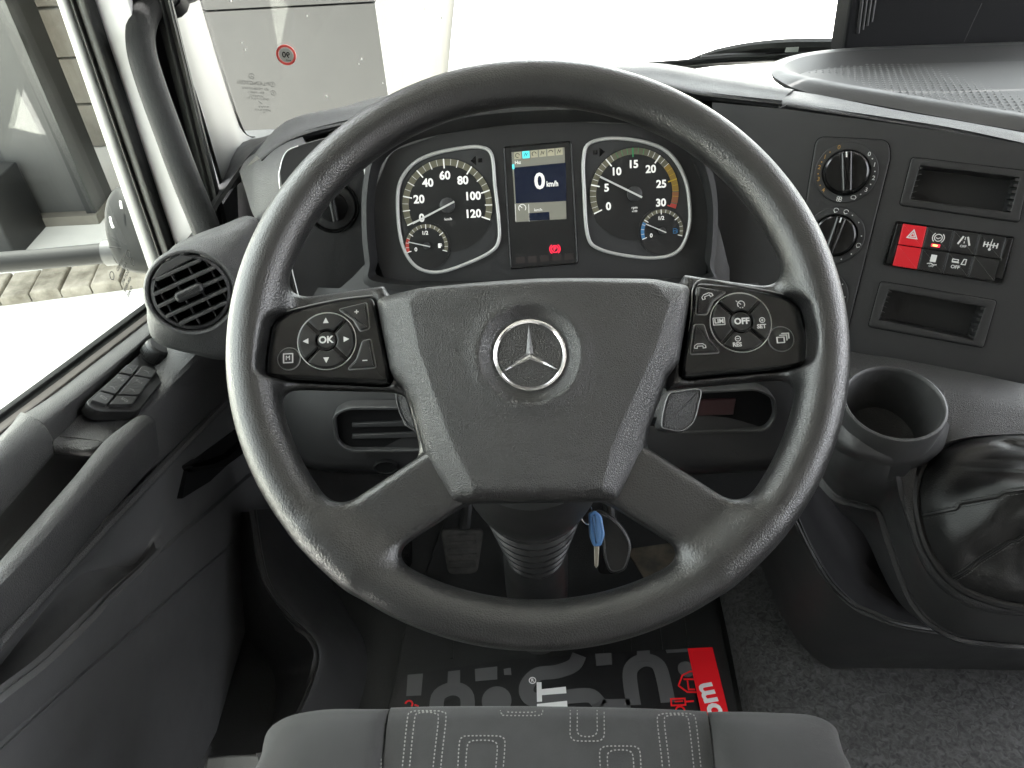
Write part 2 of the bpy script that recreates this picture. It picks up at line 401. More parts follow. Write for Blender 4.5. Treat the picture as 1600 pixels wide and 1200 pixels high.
M_DASH = mat('dash grained plastic', (.026, .026, .0262), .5, grain=(560, .45, 'leather'), var=.06)
M_PANEL = mat('dash flat plastic', (.015, .015, .0155), .5, grain=(1500, .4, 'fine'), var=.06)
M_SOFT = mat('soft black plastic', (.013, .013, .0133), .48, grain=(1100, .25, 'fine'), var=.08)
M_DARK = mat('dark plastic and recess shade', (.006, .006, .0063), .7, grain=(900, .15, 'fine'), spec=.15)  # also puts the shade inside pockets and slots into its colour
M_LOWER = mat('smooth charcoal plastic', (.034, .0343, .0345), .5, grain=(1400, .3, 'fine'), var=.06)
M_GREY = mat('door grained plastic', (.054, .054, .054), .46, grain=(500, .45, 'leather'), var=.06)
M_GLOSS = mat('gloss black', .005, .2, var=.06)
M_KEY = mat('button black', .012, .30, grain=(1500, .1, 'fine'))
M_DOORLOW = mat('door lower plastic', (.085, .0855, .086), .5, grain=(1400, .3, 'fine'), var=.06)
M_RUBBER = mat('rubber', (.009, .0095, .009), .7, grain=(700, .2, 'fine'), spec=.25)
M_CHROME = mat('chrome', (.82, .82, .82), .16, 1.0)
M_SILVER = mat('silver trim', (.62, .62, .61), .35, 1.0)
M_SATIN = mat('pale silver paint', (.42, .42, .41), .35, 0.2)
M_WHITE = mat('white print', (.6, .6, .59), .6)
M_WHITEGLOW = mat('backlit white', (.5, .5, .48), .6, emit=((1, 1, .95), .04))
M_GREYPRINT = mat('grey print', (.22, .22, .22), .6)
M_GLASS = glass_mat('window glass', (.93, .95, .93))
M_GLASS_SIDE = glass_mat('side window glass', (.90, .93, .89))
# ================================================================== steering wheel
FW = facing(840, 559, 0.56, 0, 50)
wheel = thing('steering_wheel', 'large black four-spoke steering wheel with a silver star emblem on its hub', 'steering wheel', FW)
def wp(p, w=0.0): return [FW.px(x, y, w)[:2] for x, y in p]
_l, _rr, _t, _b = FW.px(355, 575), FW.px(1327, 545), FW.px(845, 97), FW.px(845, 1019)
TR = 0.0176
RC = ((_l[0] + _rr[0]) / 2, (_t[1] + _b[1]) / 2); RU, RV = (_rr[0] - _l[0]) / 2 - TR, (_t[1] - _b[1]) / 2 - TR
def f_rim(X, Y, Z):
    x, y = X - RC[0], (Y - RC[1]) * (RU / RV)
    q = np.sqrt(x * x + y * y) - RU
    d = np.sqrt(q * q + (Z * 0.96) ** 2) - TR
    ws = -0.008
    for P, zc, th, k in SPOKES:
        s2 = sd_poly(P, X, Y)
        a, b = s2 + 0.006, np.abs(Z - zc) - th + 0.006
        s = np.minimum(np.maximum(a, b), 0) + np.sqrt(np.maximum(a, 0) ** 2 + np.maximum(b, 0) ** 2) - 0.006
        d = smin(d, s, k)
    for P in POCKETS:
        d = smax(d, -np.maximum(sd_poly(P, X, Y) - .0006, -.024 - Z), .003)
    return d
SPOKES = [
    (wp([(690, 692), (752, 772), (556, 900), (488, 826)], -.004), -.007, .0150, .020),
    (wp([(990, 688), (924, 770), (1122, 893), (1190, 818)], -.004), -.007, .0150, .020),
    (wp([(400, 470), (480, 462), (600, 445), (625, 610), (400, 604)], -.012), -.020, .010, .022),
    (wp([(1272, 450), (1200, 446), (1070, 428), (1048, 606), (1275, 585)], -.012), -.020, .010, .022),
    (wp([(600, 470), (1075, 450), (1000, 720), (960, 775), (710, 778), (660, 716)], -.02), -.026, .014, .012)]
LPAD = [(424, 503), (446, 488), (520, 470), (583, 462), (606, 574), (610, 600), (414, 590), (416, 556)]
RPAD = [(1088, 440), (1150, 446), (1235, 464), (1252, 480), (1262, 530), (1259, 572), (1066, 590), (1068, 560)]
POCKETS = [roundpoly(wp(P, -.004), .006, 4) for P in (LPAD, RPAD)]
solid_part('rim', f_rim, (RC[0] - RU - .02, RC[1] - RV - .02, -.045), (RC[0] + RU + .02, RC[1] + RV + .02, .02), .0017, M_RIM, wheel)
# hub cover: raised plateau, side facets falling away, dish round the emblem
HC_OUT = wp(cr([(583, 463), (600, 456), (700, 440), (840, 428), (990, 431), (1078, 438)], 5, False) + [(1084, 446), (1066, 562), (1044, 590), (1040, 606)]
            + [(1016, 676), (1013, 706), (1003, 720), (966, 783), (705, 786), (664, 722), (657, 700), (640, 634), (622, 598), (612, 588), (604, 572)], .012)
HC_TOP = wp([(634, 470), (655, 450), (840, 436), (1020, 440), (1052, 470), (1030, 545), (1000, 610), (960, 700), (945, 768), (738, 772), (700, 690), (652, 555)], .018)
EMB = FW.px(828, 554, .016)
def f_hub(X, Y, Z):
    o = sd_poly(HC_OUT, X[..., 0], Y[..., 0])[..., None]; t = sd_poly(HC_TOP, X[..., 0], Y[..., 0])[..., None]
    h = 0.020 - 0.48 * np.maximum(t + .002, 0) - 3.0 * np.maximum(t - .03, 0) + 0.0 * Z
    h = h - 0.9 * np.maximum(-(Y - FW.px(840, 440, .02)[1]) * -1, 0)
    r = np.sqrt((X - EMB[0]) ** 2 + (Y - EMB[1]) ** 2)
    dish = 0.0060 * np.clip((0.0355 - r) / 0.0085, 0, 1) ** 1.0
    h = h + 0.0012 * np.exp(-((r - .037) / .006) ** 2) - dish
    d = smax(smax(o, Z - h, .012), -.030 - Z, .004)
    return d
solid_part('hub_cover', f_hub, (FW.px(575, 600, .01)[0], FW.px(800, 792, .01)[1], -.032), (FW.px(1092, 600, .01)[0], FW.px(800, 420, .01)[1], .024), .0013, M_COVER, wheel)
# emblem
emb = part('emblem', shift(lathe([(.0001, .0132), (.0238, .0132), (.0252, .0138), (.0252, .008)], 48), EMB[0], EMB[1]), mat('emblem black', .006, .3, var=.02), wheel, label='round star badge with silver ring')
part('emblem_ring', shift(lathe([(.0230, .0129), (.0233, .0152), (.0245, .0164), (.0258, .0159), (.0265, .010)], 64, cap=False), EMB[0], EMB[1]), M_CHROME, emb)
def star(R, z0, z1):
    v, f = [(0, 0, z1)], []
    for k in range(3):
        a = math.pi / 2 + k * 2 * math.pi / 3
        v.append((R * math.cos(a), R * math.sin(a), z0 + .0006)); b = a + math.pi / 3; v.append((.15 * R * math.cos(b), .15 * R * math.sin(b), z0))
    for k in range(3):
        t, r, l = 1 + 2 * k, 2 + 2 * k, 2 + 2 * ((k - 1) % 3)
        f += [(0, t, r), (0, l, t)]
    return v, f
part('emblem_star', shift(star(.0236, .0133, .0175), EMB[0], EMB[1], 0, R_(-1)), M_CHROME, emb, smooth=False)

# ---- switch pads
M_SATIN_DIM = mat('dim silver edge', (.30, .30, .30), .4, .6)
PADW = -.004
def pad(outl, name):
    o = roundpoly(wp(outl, PADW), .006, 4)
    base = prism(o, -.030, PADW, .0035, 4)
    return part(name, base, M_GLOSS, wheel)
def quad_ring(c, r0, r1, gap, parent, w):
    for k in range(4):
        a0, a1 = 90 * k - 45 + 0.0, 90 * k + 45
        g = gap / 2; n = 14; O, I = [], []
        for i in range(n + 1):
            s = i / n
            da, db = math.degrees(math.asin(g / r1)), math.degrees(math.asin(g / r0))
            ao = a0 + da + (a1 - a0 - 2 * da) * s; ai = a0 + db + (a1 - a0 - 2 * db) * s
            O.append((c[0] + r1 * math.cos(R_(ao)), c[1] + r1 * math.sin(R_(ao)))); I.append((c[0] + r0 * math.cos(R_(ai)), c[1] + r0 * math.sin(R_(ai))))
        part('direction_button', prism(O + I[::-1], w - .002, w + .0030, .0010, 3), M_KEY, parent)
def ringline(c, r, wd, w, parent, m=None, name='button_ring'):
    part(name, ringplate(circ(c[0], c[1], r + wd, 48), circ(c[0], c[1], r, 48), w - .001, w + .001, wd * .4), m or M_SILVER, parent)
def key(outl, parent, w, name='function_button', r=.0012):
    o = roundpoly(wp(outl, w), r, 3)
    k = part(name, prism(o, w - .002, w + .0028, .0010, 3), M_KEY, parent)
    part('button_edge', ringplate(inset(o, -.0008), o, w - .002, w + .0004), M_SATIN_DIM, k)
    return k
IW = PADW + .0033
def icon(geos, parent, name='symbol', m=None):
    g = G()
    for q in geos: g.add(q)
    return part(name, g.get(), m or M_WHITE, parent, smooth=False)
def tri(c, a, s):
    return [(c[0] + s * math.cos(a + k), c[1] + s * .8 * math.sin(a + k)) if False else (c[0] + s * math.cos(a + k), c[1] + s * math.sin(a + k)) for k in (0, 2.2, -2.2)]
lp = pad(LPAD, 'switch_pad')
part('pad_edge', tube([FW.px(*p, PADW - .002) for p in ((582, 461.5), (520, 469.5), (447, 487), (425, 500), (417, 540), (414, 575))], .0006, 6), M_SATIN_DIM, lp)
c = FW.px(511, 533, PADW); rr = .0215
quad_ring(c, .0082, .0205, .0028, lp, PADW)
ringline(c, .0212, .0007, PADW, lp)
part('ok_button', shift(lathe([(.0001, .0034), (.0056, .0034), (.0066, .0024), (.0066, -.002)], 32), c[0], c[1], PADW), M_KEY, lp)
g = [text('OK', .0072, c[0], c[1], PADW + .0036, bold=.0002)]
for k in range(4):
    a = math.pi / 2 * k; g.append(prism(tri((c[0] + .0145 * math.cos(a), c[1] + .0145 * math.sin(a)), a, .0026), IW - .001, IW))
pl, mi = FW.px(557, 487, IW), FW.px(570, 563, IW)
g += [bar2((pl[0] - .0015, pl[1]), (pl[0] + .0015, pl[1]), .0007, IW - .001, IW), bar2((pl[0], pl[1] - .0015), (pl[0], pl[1] + .0015), .0007, IW - .001, IW), bar2((mi[0] - .0018, mi[1]), (mi[0] + .0018, mi[1]), .0007, IW - .001, IW)]
key([(531, 484), (573, 474), (577, 513), (563, 517), (553, 500)], lp, PADW); key([(567, 534), (579, 531), (587, 574), (545, 577), (558, 562)], lp, PADW)
mc = FW.px(452, 561, PADW)
part('menu_button', shift(lathe([(.0001, .0024), (.006, .0022), (.0078, .0012), (.008, -.002)], 32), mc[0], mc[1], PADW), M_KEY, lp)
ringline(mc, .0081, .0005, PADW, lp, M_SATIN_DIM)
g.append(text('M', .0046, mc[0], mc[1], IW + .0002)); q = .0033
g.append(line2([(mc[0] - q, mc[1] - q), (mc[0] + q, mc[1] - q), (mc[0] + q, mc[1] + q), (mc[0] - q, mc[1] + q)], .0006, IW - .001, IW + .0002, True))
icon(g, lp)
rp = pad(RPAD, 'switch_pad')
part('pad_edge', tube([FW.px(*p, PADW - .002) for p in ((1070, 566), (1079, 500), (1089, 440), (1150, 445.5), (1236, 463), (1253, 480), (1261, 530), (1259, 560))], .0006, 6), M_SATIN_DIM, rp)
c = FW.px(1157, 504, PADW)
quad_ring(c, .0088, .0215, .0028, rp, PADW); ringline(c, .0222, .0007, PADW, rp)
part('off_button', shift(lathe([(.0001, .0034), (.0062, .0034), (.0073, .0024), (.0073, -.002)], 32), c[0], c[1], PADW), M_KEY, rp)
g = [text('OFF', .0064, c[0], c[1], PADW + .0036, bold=.0002)]
li = FW.px(1123.5, 502, IW); g += [text('LIM', .0046, li[0], li[1], IW, bold=.0001), line2([(li[0] - .0042, li[1] - .0026), (li[0] + .0042, li[1] - .0026), (li[0] + .0042, li[1] + .0026), (li[0] - .0042, li[1] + .0026)], .0005, IW - .001, IW, True)]
for (x, y), s, tx, (x2, y2) in (((1191, 500), '+', 'SET', (1190, 510)), ((1153, 529), '-', 'RES', (1152, 538.5))):
    p = FW.px(x, y, IW); p2 = FW.px(x2, y2, IW); g += [arc2(p, .0019, 0, 360, .0005, IW - .001, IW), bar2((p[0] - .001, p[1]), (p[0] + .001, p[1]), .0005, IW - .001, IW), text(tx, .0043, p2[0], p2[1], IW, bold=.0001)]
    if s == '+': g.append(bar2((p[0], p[1] - .001), (p[0], p[1] + .001), .0005, IW - .001, IW))
p = FW.px(1158, 475.5, IW); g += [arc2(p, .0026, -40, 220, .0006, IW - .001, IW), bar2(p, (p[0] - .002, p[1] + .0016), .0006, IW - .001, IW), bar2((p[0] - .0036, p[1] + .003), (p[0] - .0026, p[1] + .0020), .0006, IW - .001, IW), arc2(p, .0026, 240, 260, .0006, IW - .001, IW, 4), arc2(p, .0026, 280, 300, .0006, IW - .001, IW, 4)]
key([(1091, 450), (1133, 457), (1114, 470), (1104, 491), (1088, 491)], rp, PADW); key([(1085, 508), (1099, 508), (1106, 530), (1123, 551), (1079, 553)], rp, PADW)
for (x, y), rot in (((1105, 462.5), .35), ((1094, 541), 0.0)):
    p = FW.px(x, y, IW)
    A = [(-.0042, -.0012), (-.0040, .0006), (-.002, .0019), (.002, .0019), (.0040, .0006), (.0042, -.0012), (.0022, -.0014), (.0020, .0002), (-.0020, .0002), (-.0022, -.0014)]
    cs, sn = math.cos(rot), math.sin(rot)
    g.append(line2([(p[0] + a * cs - b * sn, p[1] + a * sn + b * cs) for a, b in A], .0005, IW - .001, IW, True))
wc = FW.px(1220, 530, PADW)
part('window_button', shift(lathe([(.0001, .0024), (.007, .0022), (.0088, .0012), (.009, -.002)], 32), wc[0], wc[1], PADW), M_KEY, rp)
ringline(wc, .0091, .0005, PADW, rp, M_SATIN_DIM)
for dx, dy in ((-.0012, -.0012), (.0008, .0003), (.0024, .0016)):
    a, b = .0026, .002
    pts = [(wc[0] + dx - a, wc[1] + dy - b), (wc[0] + dx + a, wc[1] + dy - b), (wc[0] + dx + a, wc[1] + dy + b), (wc[0] + dx - a, wc[1] + dy + b)]
    g.append(line2(pts if dx < 0 else [pts[0] if False else (pts[1][0], pts[1][1]), pts[2], pts[3]], .0006, IW - .001, IW + .0003, dx < 0))
icon(g, rp)
# ================================================================== instrument cluster
FC = facing(850, 315, 0.86, 0, 28, 0)
cl = thing('instrument_cluster', 'black instrument cluster with two round dials and a small central screen', 'instrument cluster', FC)
def cp(p, w=0.0): return [FC.px(x, y, w)[:2] for x, y in p]
face = roundpoly(cp([(604, 446), (586, 400), (584, 300), (610, 236), (700, 206), (850, 188), (1000, 194), (1076, 236), (1108, 312), (1106, 420), (1096, 446)]), .012, 4)
part('face_plate', prism(face, -.02, 0, .001), M_PANEL, cl)
hood_i = cr(cp([(612, 436), (590, 400), (587, 300), (612, 238), (700, 208), (850, 192), (1000, 196), (1074, 238), (1103, 312), (1101, 400), (1086, 432), (850, 438)]), 6)
hood_m = cr(cp([(602, 443), (577, 405), (574, 292), (602, 222), (700, 188), (850, 172), (1005, 178), (1082, 224), (1113, 306), (1110, 410), (1092, 438), (850, 444)], .03), 6)
hood_o = cr(cp([(596, 452), (570, 410), (567, 288), (598, 214), (700, 180), (850, 164), (1005, 170), (1088, 216), (1120, 300), (1116, 414), (1098, 448), (850, 452)], .028), 6)
v, f = rings([[(a, b, w) for a, b in l] for l, w in ((hood_i, 0.0), (hood_m, .029), (hood_o, .028), (hood_o, -.02))], False, False)
part('hood', (v, [q[::-1] for q in f]) if area2(hood_i) < 0 else (v, f), M_SOFT, cl)
M_DIAL = mat('dial face', .006, .45, grain=(2500, .1, 'fine'))
M_DIALG = mat('dial surround', (.021, .0215, .0225), .5, grain=(2000, .1, 'fine'))
M_BAND = mat('dial scale band', (.10, .095, .062), .5)
M_GREEN = mat('green mark', (.02, .24, .08), .5); M_YEL = mat('yellow mark', (.42, .29, .012), .5); M_RED = mat('red mark', (.36, .034, .024), .5); M_BLUE = mat('blue mark', (.03, .14, .31), .5)
M_NEEDLE = mat('needle white', (.5, .5, .49), .4)
def dial(name, outline, c, R, a0, a1, nums, unit, needle, small, label):
    o = cr(cp(outline), 5); g = part(name, prism(o, -.001, .0012), M_DIALG, cl, label=label)
    part('bezel', ringplate(inset(o, -.0022), inset(o, .0016), 0, .0052, .0018, 3), M_SATIN, g)
    C2 = cp([c], .002)[0]; sc = np.hypot(*(np.array(cp([(c[0] + 30, c[1])])[0]) - np.array(cp([(c[0] - 30, c[1])])[0]))) / 60; R *= sc
    part('dial_face', prism(circ(*C2, R * 1.03, 64), .001, .0020), M_DIAL, g)
    A = lambda t: a0 + (a1 - a0) * t
    part('scale_band', arc2(C2, R * .93, a0, a1, R * .14, .0018, .0023, 56), M_BAND, g, smooth=False)
    tk = G(); col = {}
    for i in range(nums['n'] + 1):
        t = i / nums['n']; big = i % nums['maj'] == 0; half = i % max(nums['maj'] // 2, 1) == 0 and nums.get('half')
        L0 = .80 if big else .84 if half else .87
        a = R_(A(t)); q = bar2((C2[0] + R * L0 * math.cos(a), C2[1] + R * L0 * math.sin(a)), (C2[0] + R * math.cos(a), C2[1] + R * math.sin(a)), .0013 if big else .0009 if half else .0004, .0022, .0027)
        mk = next((m for lo, hi, m in nums['zones'] if lo <= i <= hi), M_WHITEGLOW); part('scale_mark', q, mk, g, smooth=False)
    for lo, hi, m_ in nums['bands']: part('scale_zone', arc2(C2, R * .93, A(lo), A(hi), R * .14, .0020, .0025, 20), m_, g, smooth=False)
    tx = G()
    for s, t in nums['txt']:
        a = R_(A(t)); k = .64 if len(s) < 3 else .60; part('numeral', text(s, nums['size'], C2[0] + R * k * math.cos(a), C2[1] + R * k * math.sin(a), .0024, bold=nums['size'] * .03), M_WHITEGLOW, g, smooth=False)
    us = unit.split('|')
    for i, s in enumerate(us): tx.add(text(s, .0042 if i == 0 else .003, C2[0], C2[1] - R * (.30 + .08 * i) , .0024))
    part('unit_text', tx.get(), M_WHITEGLOW, g, smooth=False)
    nd(g, C2, R, needle)
    # small dial
    (sx, sy), sR, s0, s1, st, sz, szm, smark = small; S2 = cp([(sx, sy)], .002)[0]; sR *= sc
    part('small_dial_face', prism(circ(*S2, sR * 1.12, 48), .001, .0031), M_DIAL, g)
    part('scale_band', arc2(S2, sR * .93, s0, s1, sR * .16, .003, .0034, 40), M_BAND, g, smooth=False)
    part('scale_zone', arc2(S2, sR * .93, s0, s0 + (s1 - s0) * sz, sR * .16, .0032, .0037, 10), szm, g, smooth=False)
    tk = G()
    for i in range(17):
        a = R_(s0 + (s1 - s0) * i / 16); tk.add(bar2((S2[0] + sR * (.78 if i % 4 == 0 else .85) * math.cos(a), S2[1] + sR * (.78 if i % 4 == 0 else .85) * math.sin(a)), (S2[0] + sR * math.cos(a), S2[1] + sR * math.sin(a)), .0008 if i % 4 == 0 else .0004, .0034, .0039))
    a = R_(s0); tk.add(text('0', .0062, S2[0] + sR * .55 * math.cos(a), S2[1] + sR * .55 * math.sin(a), .0035, bold=.0001)); tk.add(text('1/2', .0058, S2[0] - .001, S2[1] + sR * .6, .0035, bold=.0001))
    part('scale_marks', tk.get(), M_WHITEGLOW, g, smooth=False)
    p = (S2[0] + sR * .62, S2[1] - sR * .02); w0, w1 = .0033, .0037; q = G()
    if smark == 'pump': q.add(prism(rect(p[0] - .0018, p[1] - .0026, p[0] + .0010, p[1] + .0024, .0003), w0, w1)); q.add(line2([(p[0] + .001, p[1]), (p[0] + .0022, p[1] - .0006), (p[0] + .0022, p[1] + .0014), (p[0] + .0014, p[1] + .0022)], .0005, w0, w1))
    else: q.add(line2([(p[0] - .002, p[1] - .0026), (p[0] + .0014, p[1] - .0026), (p[0] + .0014, p[1] + .0024), (p[0] - .002, p[1] + .0024)], .0007, w0, w1, True)); q.add(bar2((p[0] - .002, p[1]), (p[0] + .0014, p[1]), .0008, w0, w1)); q.add(line2([(p[0] + .0014, p[1]), (p[0] + .0028, p[1] - .002), (p[0] + .0028, p[1] + .0016)], .0006, w0, w1))
    part('symbol', q.get(), M_WHITEGLOW if smark == 'pump' else M_BLUE, g, smooth=False)
    nd(g, S2, sR, st, .0035, 1.0)
    return g
def nd(g, c, R, a, w=.0024, s=1.0):
    a = R_(a); d = np.array([math.cos(a), math.sin(a)]); c = np.array(c)
    n = part('needle', bar2(c - d * R * .18, c + d * R * .87, R * .030 + .0004, w + .0035, w + .0045), M_NEEDLE, g, smooth=False)
    part('needle_hub', shift(lathe([(R * .17, w), (R * .17, w + .0025), (R * .14, w + .0034), (.0001, w + .0034)], 24), c[0], c[1]), M_DIALG, n)
dial('speedometer', [(622, 322), (626, 285), (645, 258), (675, 242), (722, 232), (752, 231), (768, 243), (773, 290), (779, 345), (779, 375), (768, 392), (735, 409), (690, 424), (660, 421), (640, 404), (627, 372)],
     (699, 321), 70, 203, -21, dict(n=24, maj=4, half=1, zones=[], bands=[], txt=[(str(20 * i), i / 6) for i in range(7)], size=.0122), 'km/h', 204,
     ((667, 384), 33, 196, -18, 165, .18, M_RED, 'pump'), 'round speedometer reading 0 to 120 with a small fuel dial')
dial('rev_counter', [(913, 300), (912, 248), (922, 224), (965, 217), (1018, 226), (1050, 246), (1071, 285), (1077, 335), (1072, 368), (1058, 392), (1030, 402), (985, 400), (935, 388), (918, 366)],
     (991, 303), 69, 203, -21, dict(n=30, maj=5, zones=[(12, 17, M_GREEN), (23, 28, M_YEL), (29, 30, M_RED)], bands=[(22 / 30, 27 / 30, mat('amber zone', (.22, .135, .02), .5)), (27.2 / 30, 29.2 / 30, mat('orange zone', (.22, .085, .035), .5)), (29.4 / 30, 1, M_RED)], txt=[(str(5 * i), i / 6) for i in range(7)], size=.0115), 'rpm|x100', 152,
     ((1034, 361), 33, 200, -16, 155, .22, M_BLUE, 'can'), 'round rev counter reading 0 to 30 with a small blue marked dial')
# arrows of the indicators
for (x, y), s in (((745, 251), -1), ((935, 238), 1)):
    p = cp([(x, y)])[0]; g = G(); g.add(prism([(p[0] + s * .007, p[1]), (p[0] + s * .001, p[1] + .005), (p[0] + s * .001, p[1] - .005)], .0011, .0017)); g.add(prism(rect(p[0] - s * .006, p[1] - .0022, p[0] - s * .0015, p[1] + .0022), .0011, .0017))
    part('indicator_arrow', g.get(), M_GLOSS, cl, smooth=False)
# screen
M_LCD = mat('screen khaki', (.09, .09, .076), .3, emit=((.42, .42, .34), .025)); M_LCDB = mat('screen blue', (.008, .012, .028), .25); M_CYAN = mat('screen cyan', (.05, .3, .33), .4, emit=((.1, .85, .9), .08))
M_ICO = mat('screen icon tile', (.2, .19, .13), .4, emit=((.6, .58, .42), .03))
sf = cp([(786, 229), (893, 220), (903, 412), (797, 421)])
part('screen_frame', ringplate(roundpoly(sf, .003, 3), roundpoly(inset(sf, .0016), .002, 3), 0, .0022, .0006), M_GLOSS, cl)
part('screen_surround', prism(inset(sf, .0014), 0, .0010), M_DIAL, cl)
s4 = cp([(799, 238), (882, 230), (885, 342), (806, 347)], .001)
scr = part('screen', prism(s4, .0008, .0016), M_LCD, cl, smooth=False, label='small lit screen showing 0 km/h')
def sp(p): return cp(p, .0016)
part('screen_area', prism(sp([(803, 262), (884, 254), (885, 314), (806, 318)]), .0014, .0020), M_LCDB, scr, smooth=False)
part('screen_area', prism(sp([(826, 333), (858, 331), (859, 343.5), (827, 345)]), .0014, .0020), M_LCDB, scr, smooth=False)
for k in range(6):
    x = 803 + k * 13; y = 243 - k * 1.25
    t_ = part('screen_tile', prism(sp([(x, y - 5), (x + 11, y - 6), (x + 11.5, y + 5), (x + .5, y + 6)]), .0014, .0020), M_CYAN if k == 1 else M_ICO, scr, smooth=False)
    q = sp([(x + 5.5, y)])[0]; part('symbol', arc2(q, .0022, 0, 300 - 30 * k, .0007, .0019, .0023, 10) if k % 2 == 0 else line2([(q[0] - .002, q[1] - .0022), (q[0] - .0006, q[1] + .002), (q[0] + .0008, q[1] - .001), (q[0] + .002, q[1] + .002)], .0006, .0019, .0023), M_DIAL, t_, smooth=False)
g = G()
q = sp([(846, 284)])[0]; g.add(text('0', .024, q[0] - .002, q[1], .0021, bold=.0006)); q = sp([(863, 287.5)])[0]; g.add(text('km/h', .0082, q[0], q[1], .0021, bold=.0002, sx=.8))
q = sp([(809, 254)])[0]; g.add(text('Hız', .005, q[0], q[1], .0017, bold=.0001)); q = sp([(841, 328)])[0]; g.add(text('km/h', .0045, q[0], q[1], .0017))
q = sp([(816, 325)])[0]; g.add(arc2(q, .0040, -40, 220, .0007, .0016, .0021, 16)); g.add(bar2(q, (q[0] - .003, q[1] + .003), .0007, .0016, .0021))
for x in (805, 826): g.add(line2(sp([(x, 319), (x + 1, 346)]), .0005, .0016, .0020))
part('screen_text', g.get(), M_WHITEGLOW, scr, smooth=False)
part('screen_mark', prism(sp([(800, 257), (803.5, 256.6), (804, 264), (800.5, 264.4)]), .0014, .0020), M_CYAN, scr, smooth=False)
M_WARN = mat('red warning light', (.4, .01, .025), .4, emit=((1, .03, .08), .1))
q = cp([(867, 389)])[0]; wl = G(); wl.add(arc2(q, .0038, 0, 360, .0011, .001, .0016, 28)); wl.add(text('P', .006, q[0], q[1], .0012, bold=.0003)); wl.add(arc2(q, .0058, 125, 235, .0011, .001, .0016, 12)); wl.add(arc2(q, .0058, -55, 55, .0011, .001, .0016, 12))
part('brake_warning_light', wl.get(), M_WARN, cl, smooth=False)
for k in range(5):
    x = 806 + k * 19; y = 408 - k * 1.4; part('blank_light', prism(cp([(x, y - 6), (x + 14, y - 7), (x + 14, y + 3), (x, y + 4)]), .0008, .0013), mat('unlit light', (.022, .016, .015), .5) if k == 0 else D.materials['unlit light'], cl, smooth=False)

# ================================================================== dashboard body
FD = facing(840, 660, 0.90, 0, 12)
dash = thing('dashboard', 'black dashboard with grained brow running under the windscreen behind the wheel', 'dashboard', FD)
def dpart(name, A, m, thick=.006, **k): return part(name, localise(sheet(A, thick), FD), m, dash, **k)
def rows(*rs): return [[W(x, y, t) for x, y, t in r] for r in rs]
# brow: back edge (windscreen side) -> crest -> front lip
dpart('brow', grid3(rows(
    [(378, 262, 1.16), (440, 205, 1.24), (560, 160, 1.27), (660, 140, 1.28), (840, 112, 1.28), (1000, 98, 1.28), (1110, 112, 1.24), (1240, 142, 1.16)],
    [(384, 262, 1.00), (446, 190, 1.02), (560, 164, 1.02), (660, 143, 1.02), (840, 112, 1.02), (1000, 100, 1.02), (1110, 116, 1.00), (1240, 140, .96)],
    [(400, 244, .94), (452, 203, .95), (565, 178, .96), (665, 156, .96), (840, 126, .96), (1000, 118, .96), (1110, 134, .94), (1228, 150, .92)],
    [(408, 250, .925), (461, 215, .93), (570, 187, .94), (670, 166, .94), (840, 140, .94), (1000, 134, .94), (1105, 150, .92), (1222, 163, .90)],
    [(420, 262, .95), (470, 222, .955), (575, 194, .965), (675, 174, .965), (840, 150, .965), (1000, 146, .965), (1105, 158, .945), (1215, 168, .92)]), 6, 5), M_DASH)
dpart('top_deck', grid3([[np.array([-.50, .98, 1.60])] + [W(x, y, t) for x, y, t in ((378, 268, 1.158), (440, 211, 1.238), (560, 166, 1.268), (660, 146, 1.278), (840, 118, 1.278), (1000, 104, 1.278), (1110, 118, 1.238), (1240, 148, 1.158), (1500, 190, 1.0), (1700, 220, .95))],
    [np.array([-.52, 1.37, 1.655])] + [np.array([W(x, y, y=1.37)[0], 1.37, 1.655]) for x, y in ((352, 262), (400, 226), (560, 172), (660, 150), (840, 122), (1000, 106), (1110, 110), (1240, 118), (1500, 120), (1800, 120))]], 4, 3), M_SOFT)
# dark face under the brow, round the cluster
dpart('upper_face', grid3(rows(
    [(424, 232, .99), (470, 220, .985), (570, 192, .985), (675, 172, .985), (840, 148, .985), (1000, 143, .985), (1105, 156, .965), (1140, 164, .95)],
    [(440, 300, .93), (480, 290, .92), (575, 270, .905), (680, 240, .915), (840, 215, .92), (1000, 220, .91), (1105, 250, .895), (1140, 260, .90)],
    [(455, 420, .90), (490, 420, .90), (590, 440, .885), (690, 440, .885), (840, 440, .885), (1000, 440, .885), (1105, 440, .885), (1140, 440, .89)],
    [(460, 470, .89), (490, 470, .89), (590, 480, .88), (690, 480, .88), (840, 480, .88), (1000, 480, .88), (1105, 480, .88), (1140, 480, .88)]), 5, 5), M_SOFT)
# lower dash behind the spokes
dpart('lower_face', grid3(rows(
    [(380, 420, .95), (450, 445, .90), (600, 452, .865), (840, 455, .86), (1080, 450, .865), (1200, 440, .885), (1330, 430, .90)],
    [(400, 560, .93), (460, 570, .885), (600, 580, .87), (840, 585, .87), (1080, 580, .87), (1200, 570, .88), (1320, 560, .90)],
    [(430, 680, .95), (480, 690, .90), (600, 700, .885), (840, 705, .885), (1080, 700, .885), (1200, 690, .89), (1310, 680, .90)],
    [(470, 722, .97), (500, 735, .94), (600, 742, .93), (840, 748, .93), (1080, 742, .93), (1200, 735, .93), (1300, 720, .94)],
    [(470, 700, 1.12), (500, 705, 1.12), (600, 710, 1.12), (840, 715, 1.12), (1080, 710, 1.12), (1200, 705, 1.12), (1300, 690, 1.12)]), 5, 5), M_PANEL)
slab_ = [FD.loc((x, y, z)) for x in (.66, 1.60) for y, z in ((.93, 1.30), (.90, 1.62), (.93, 1.70), (1.0, 1.735), (1.20, 1.745), (1.37, 1.66))]
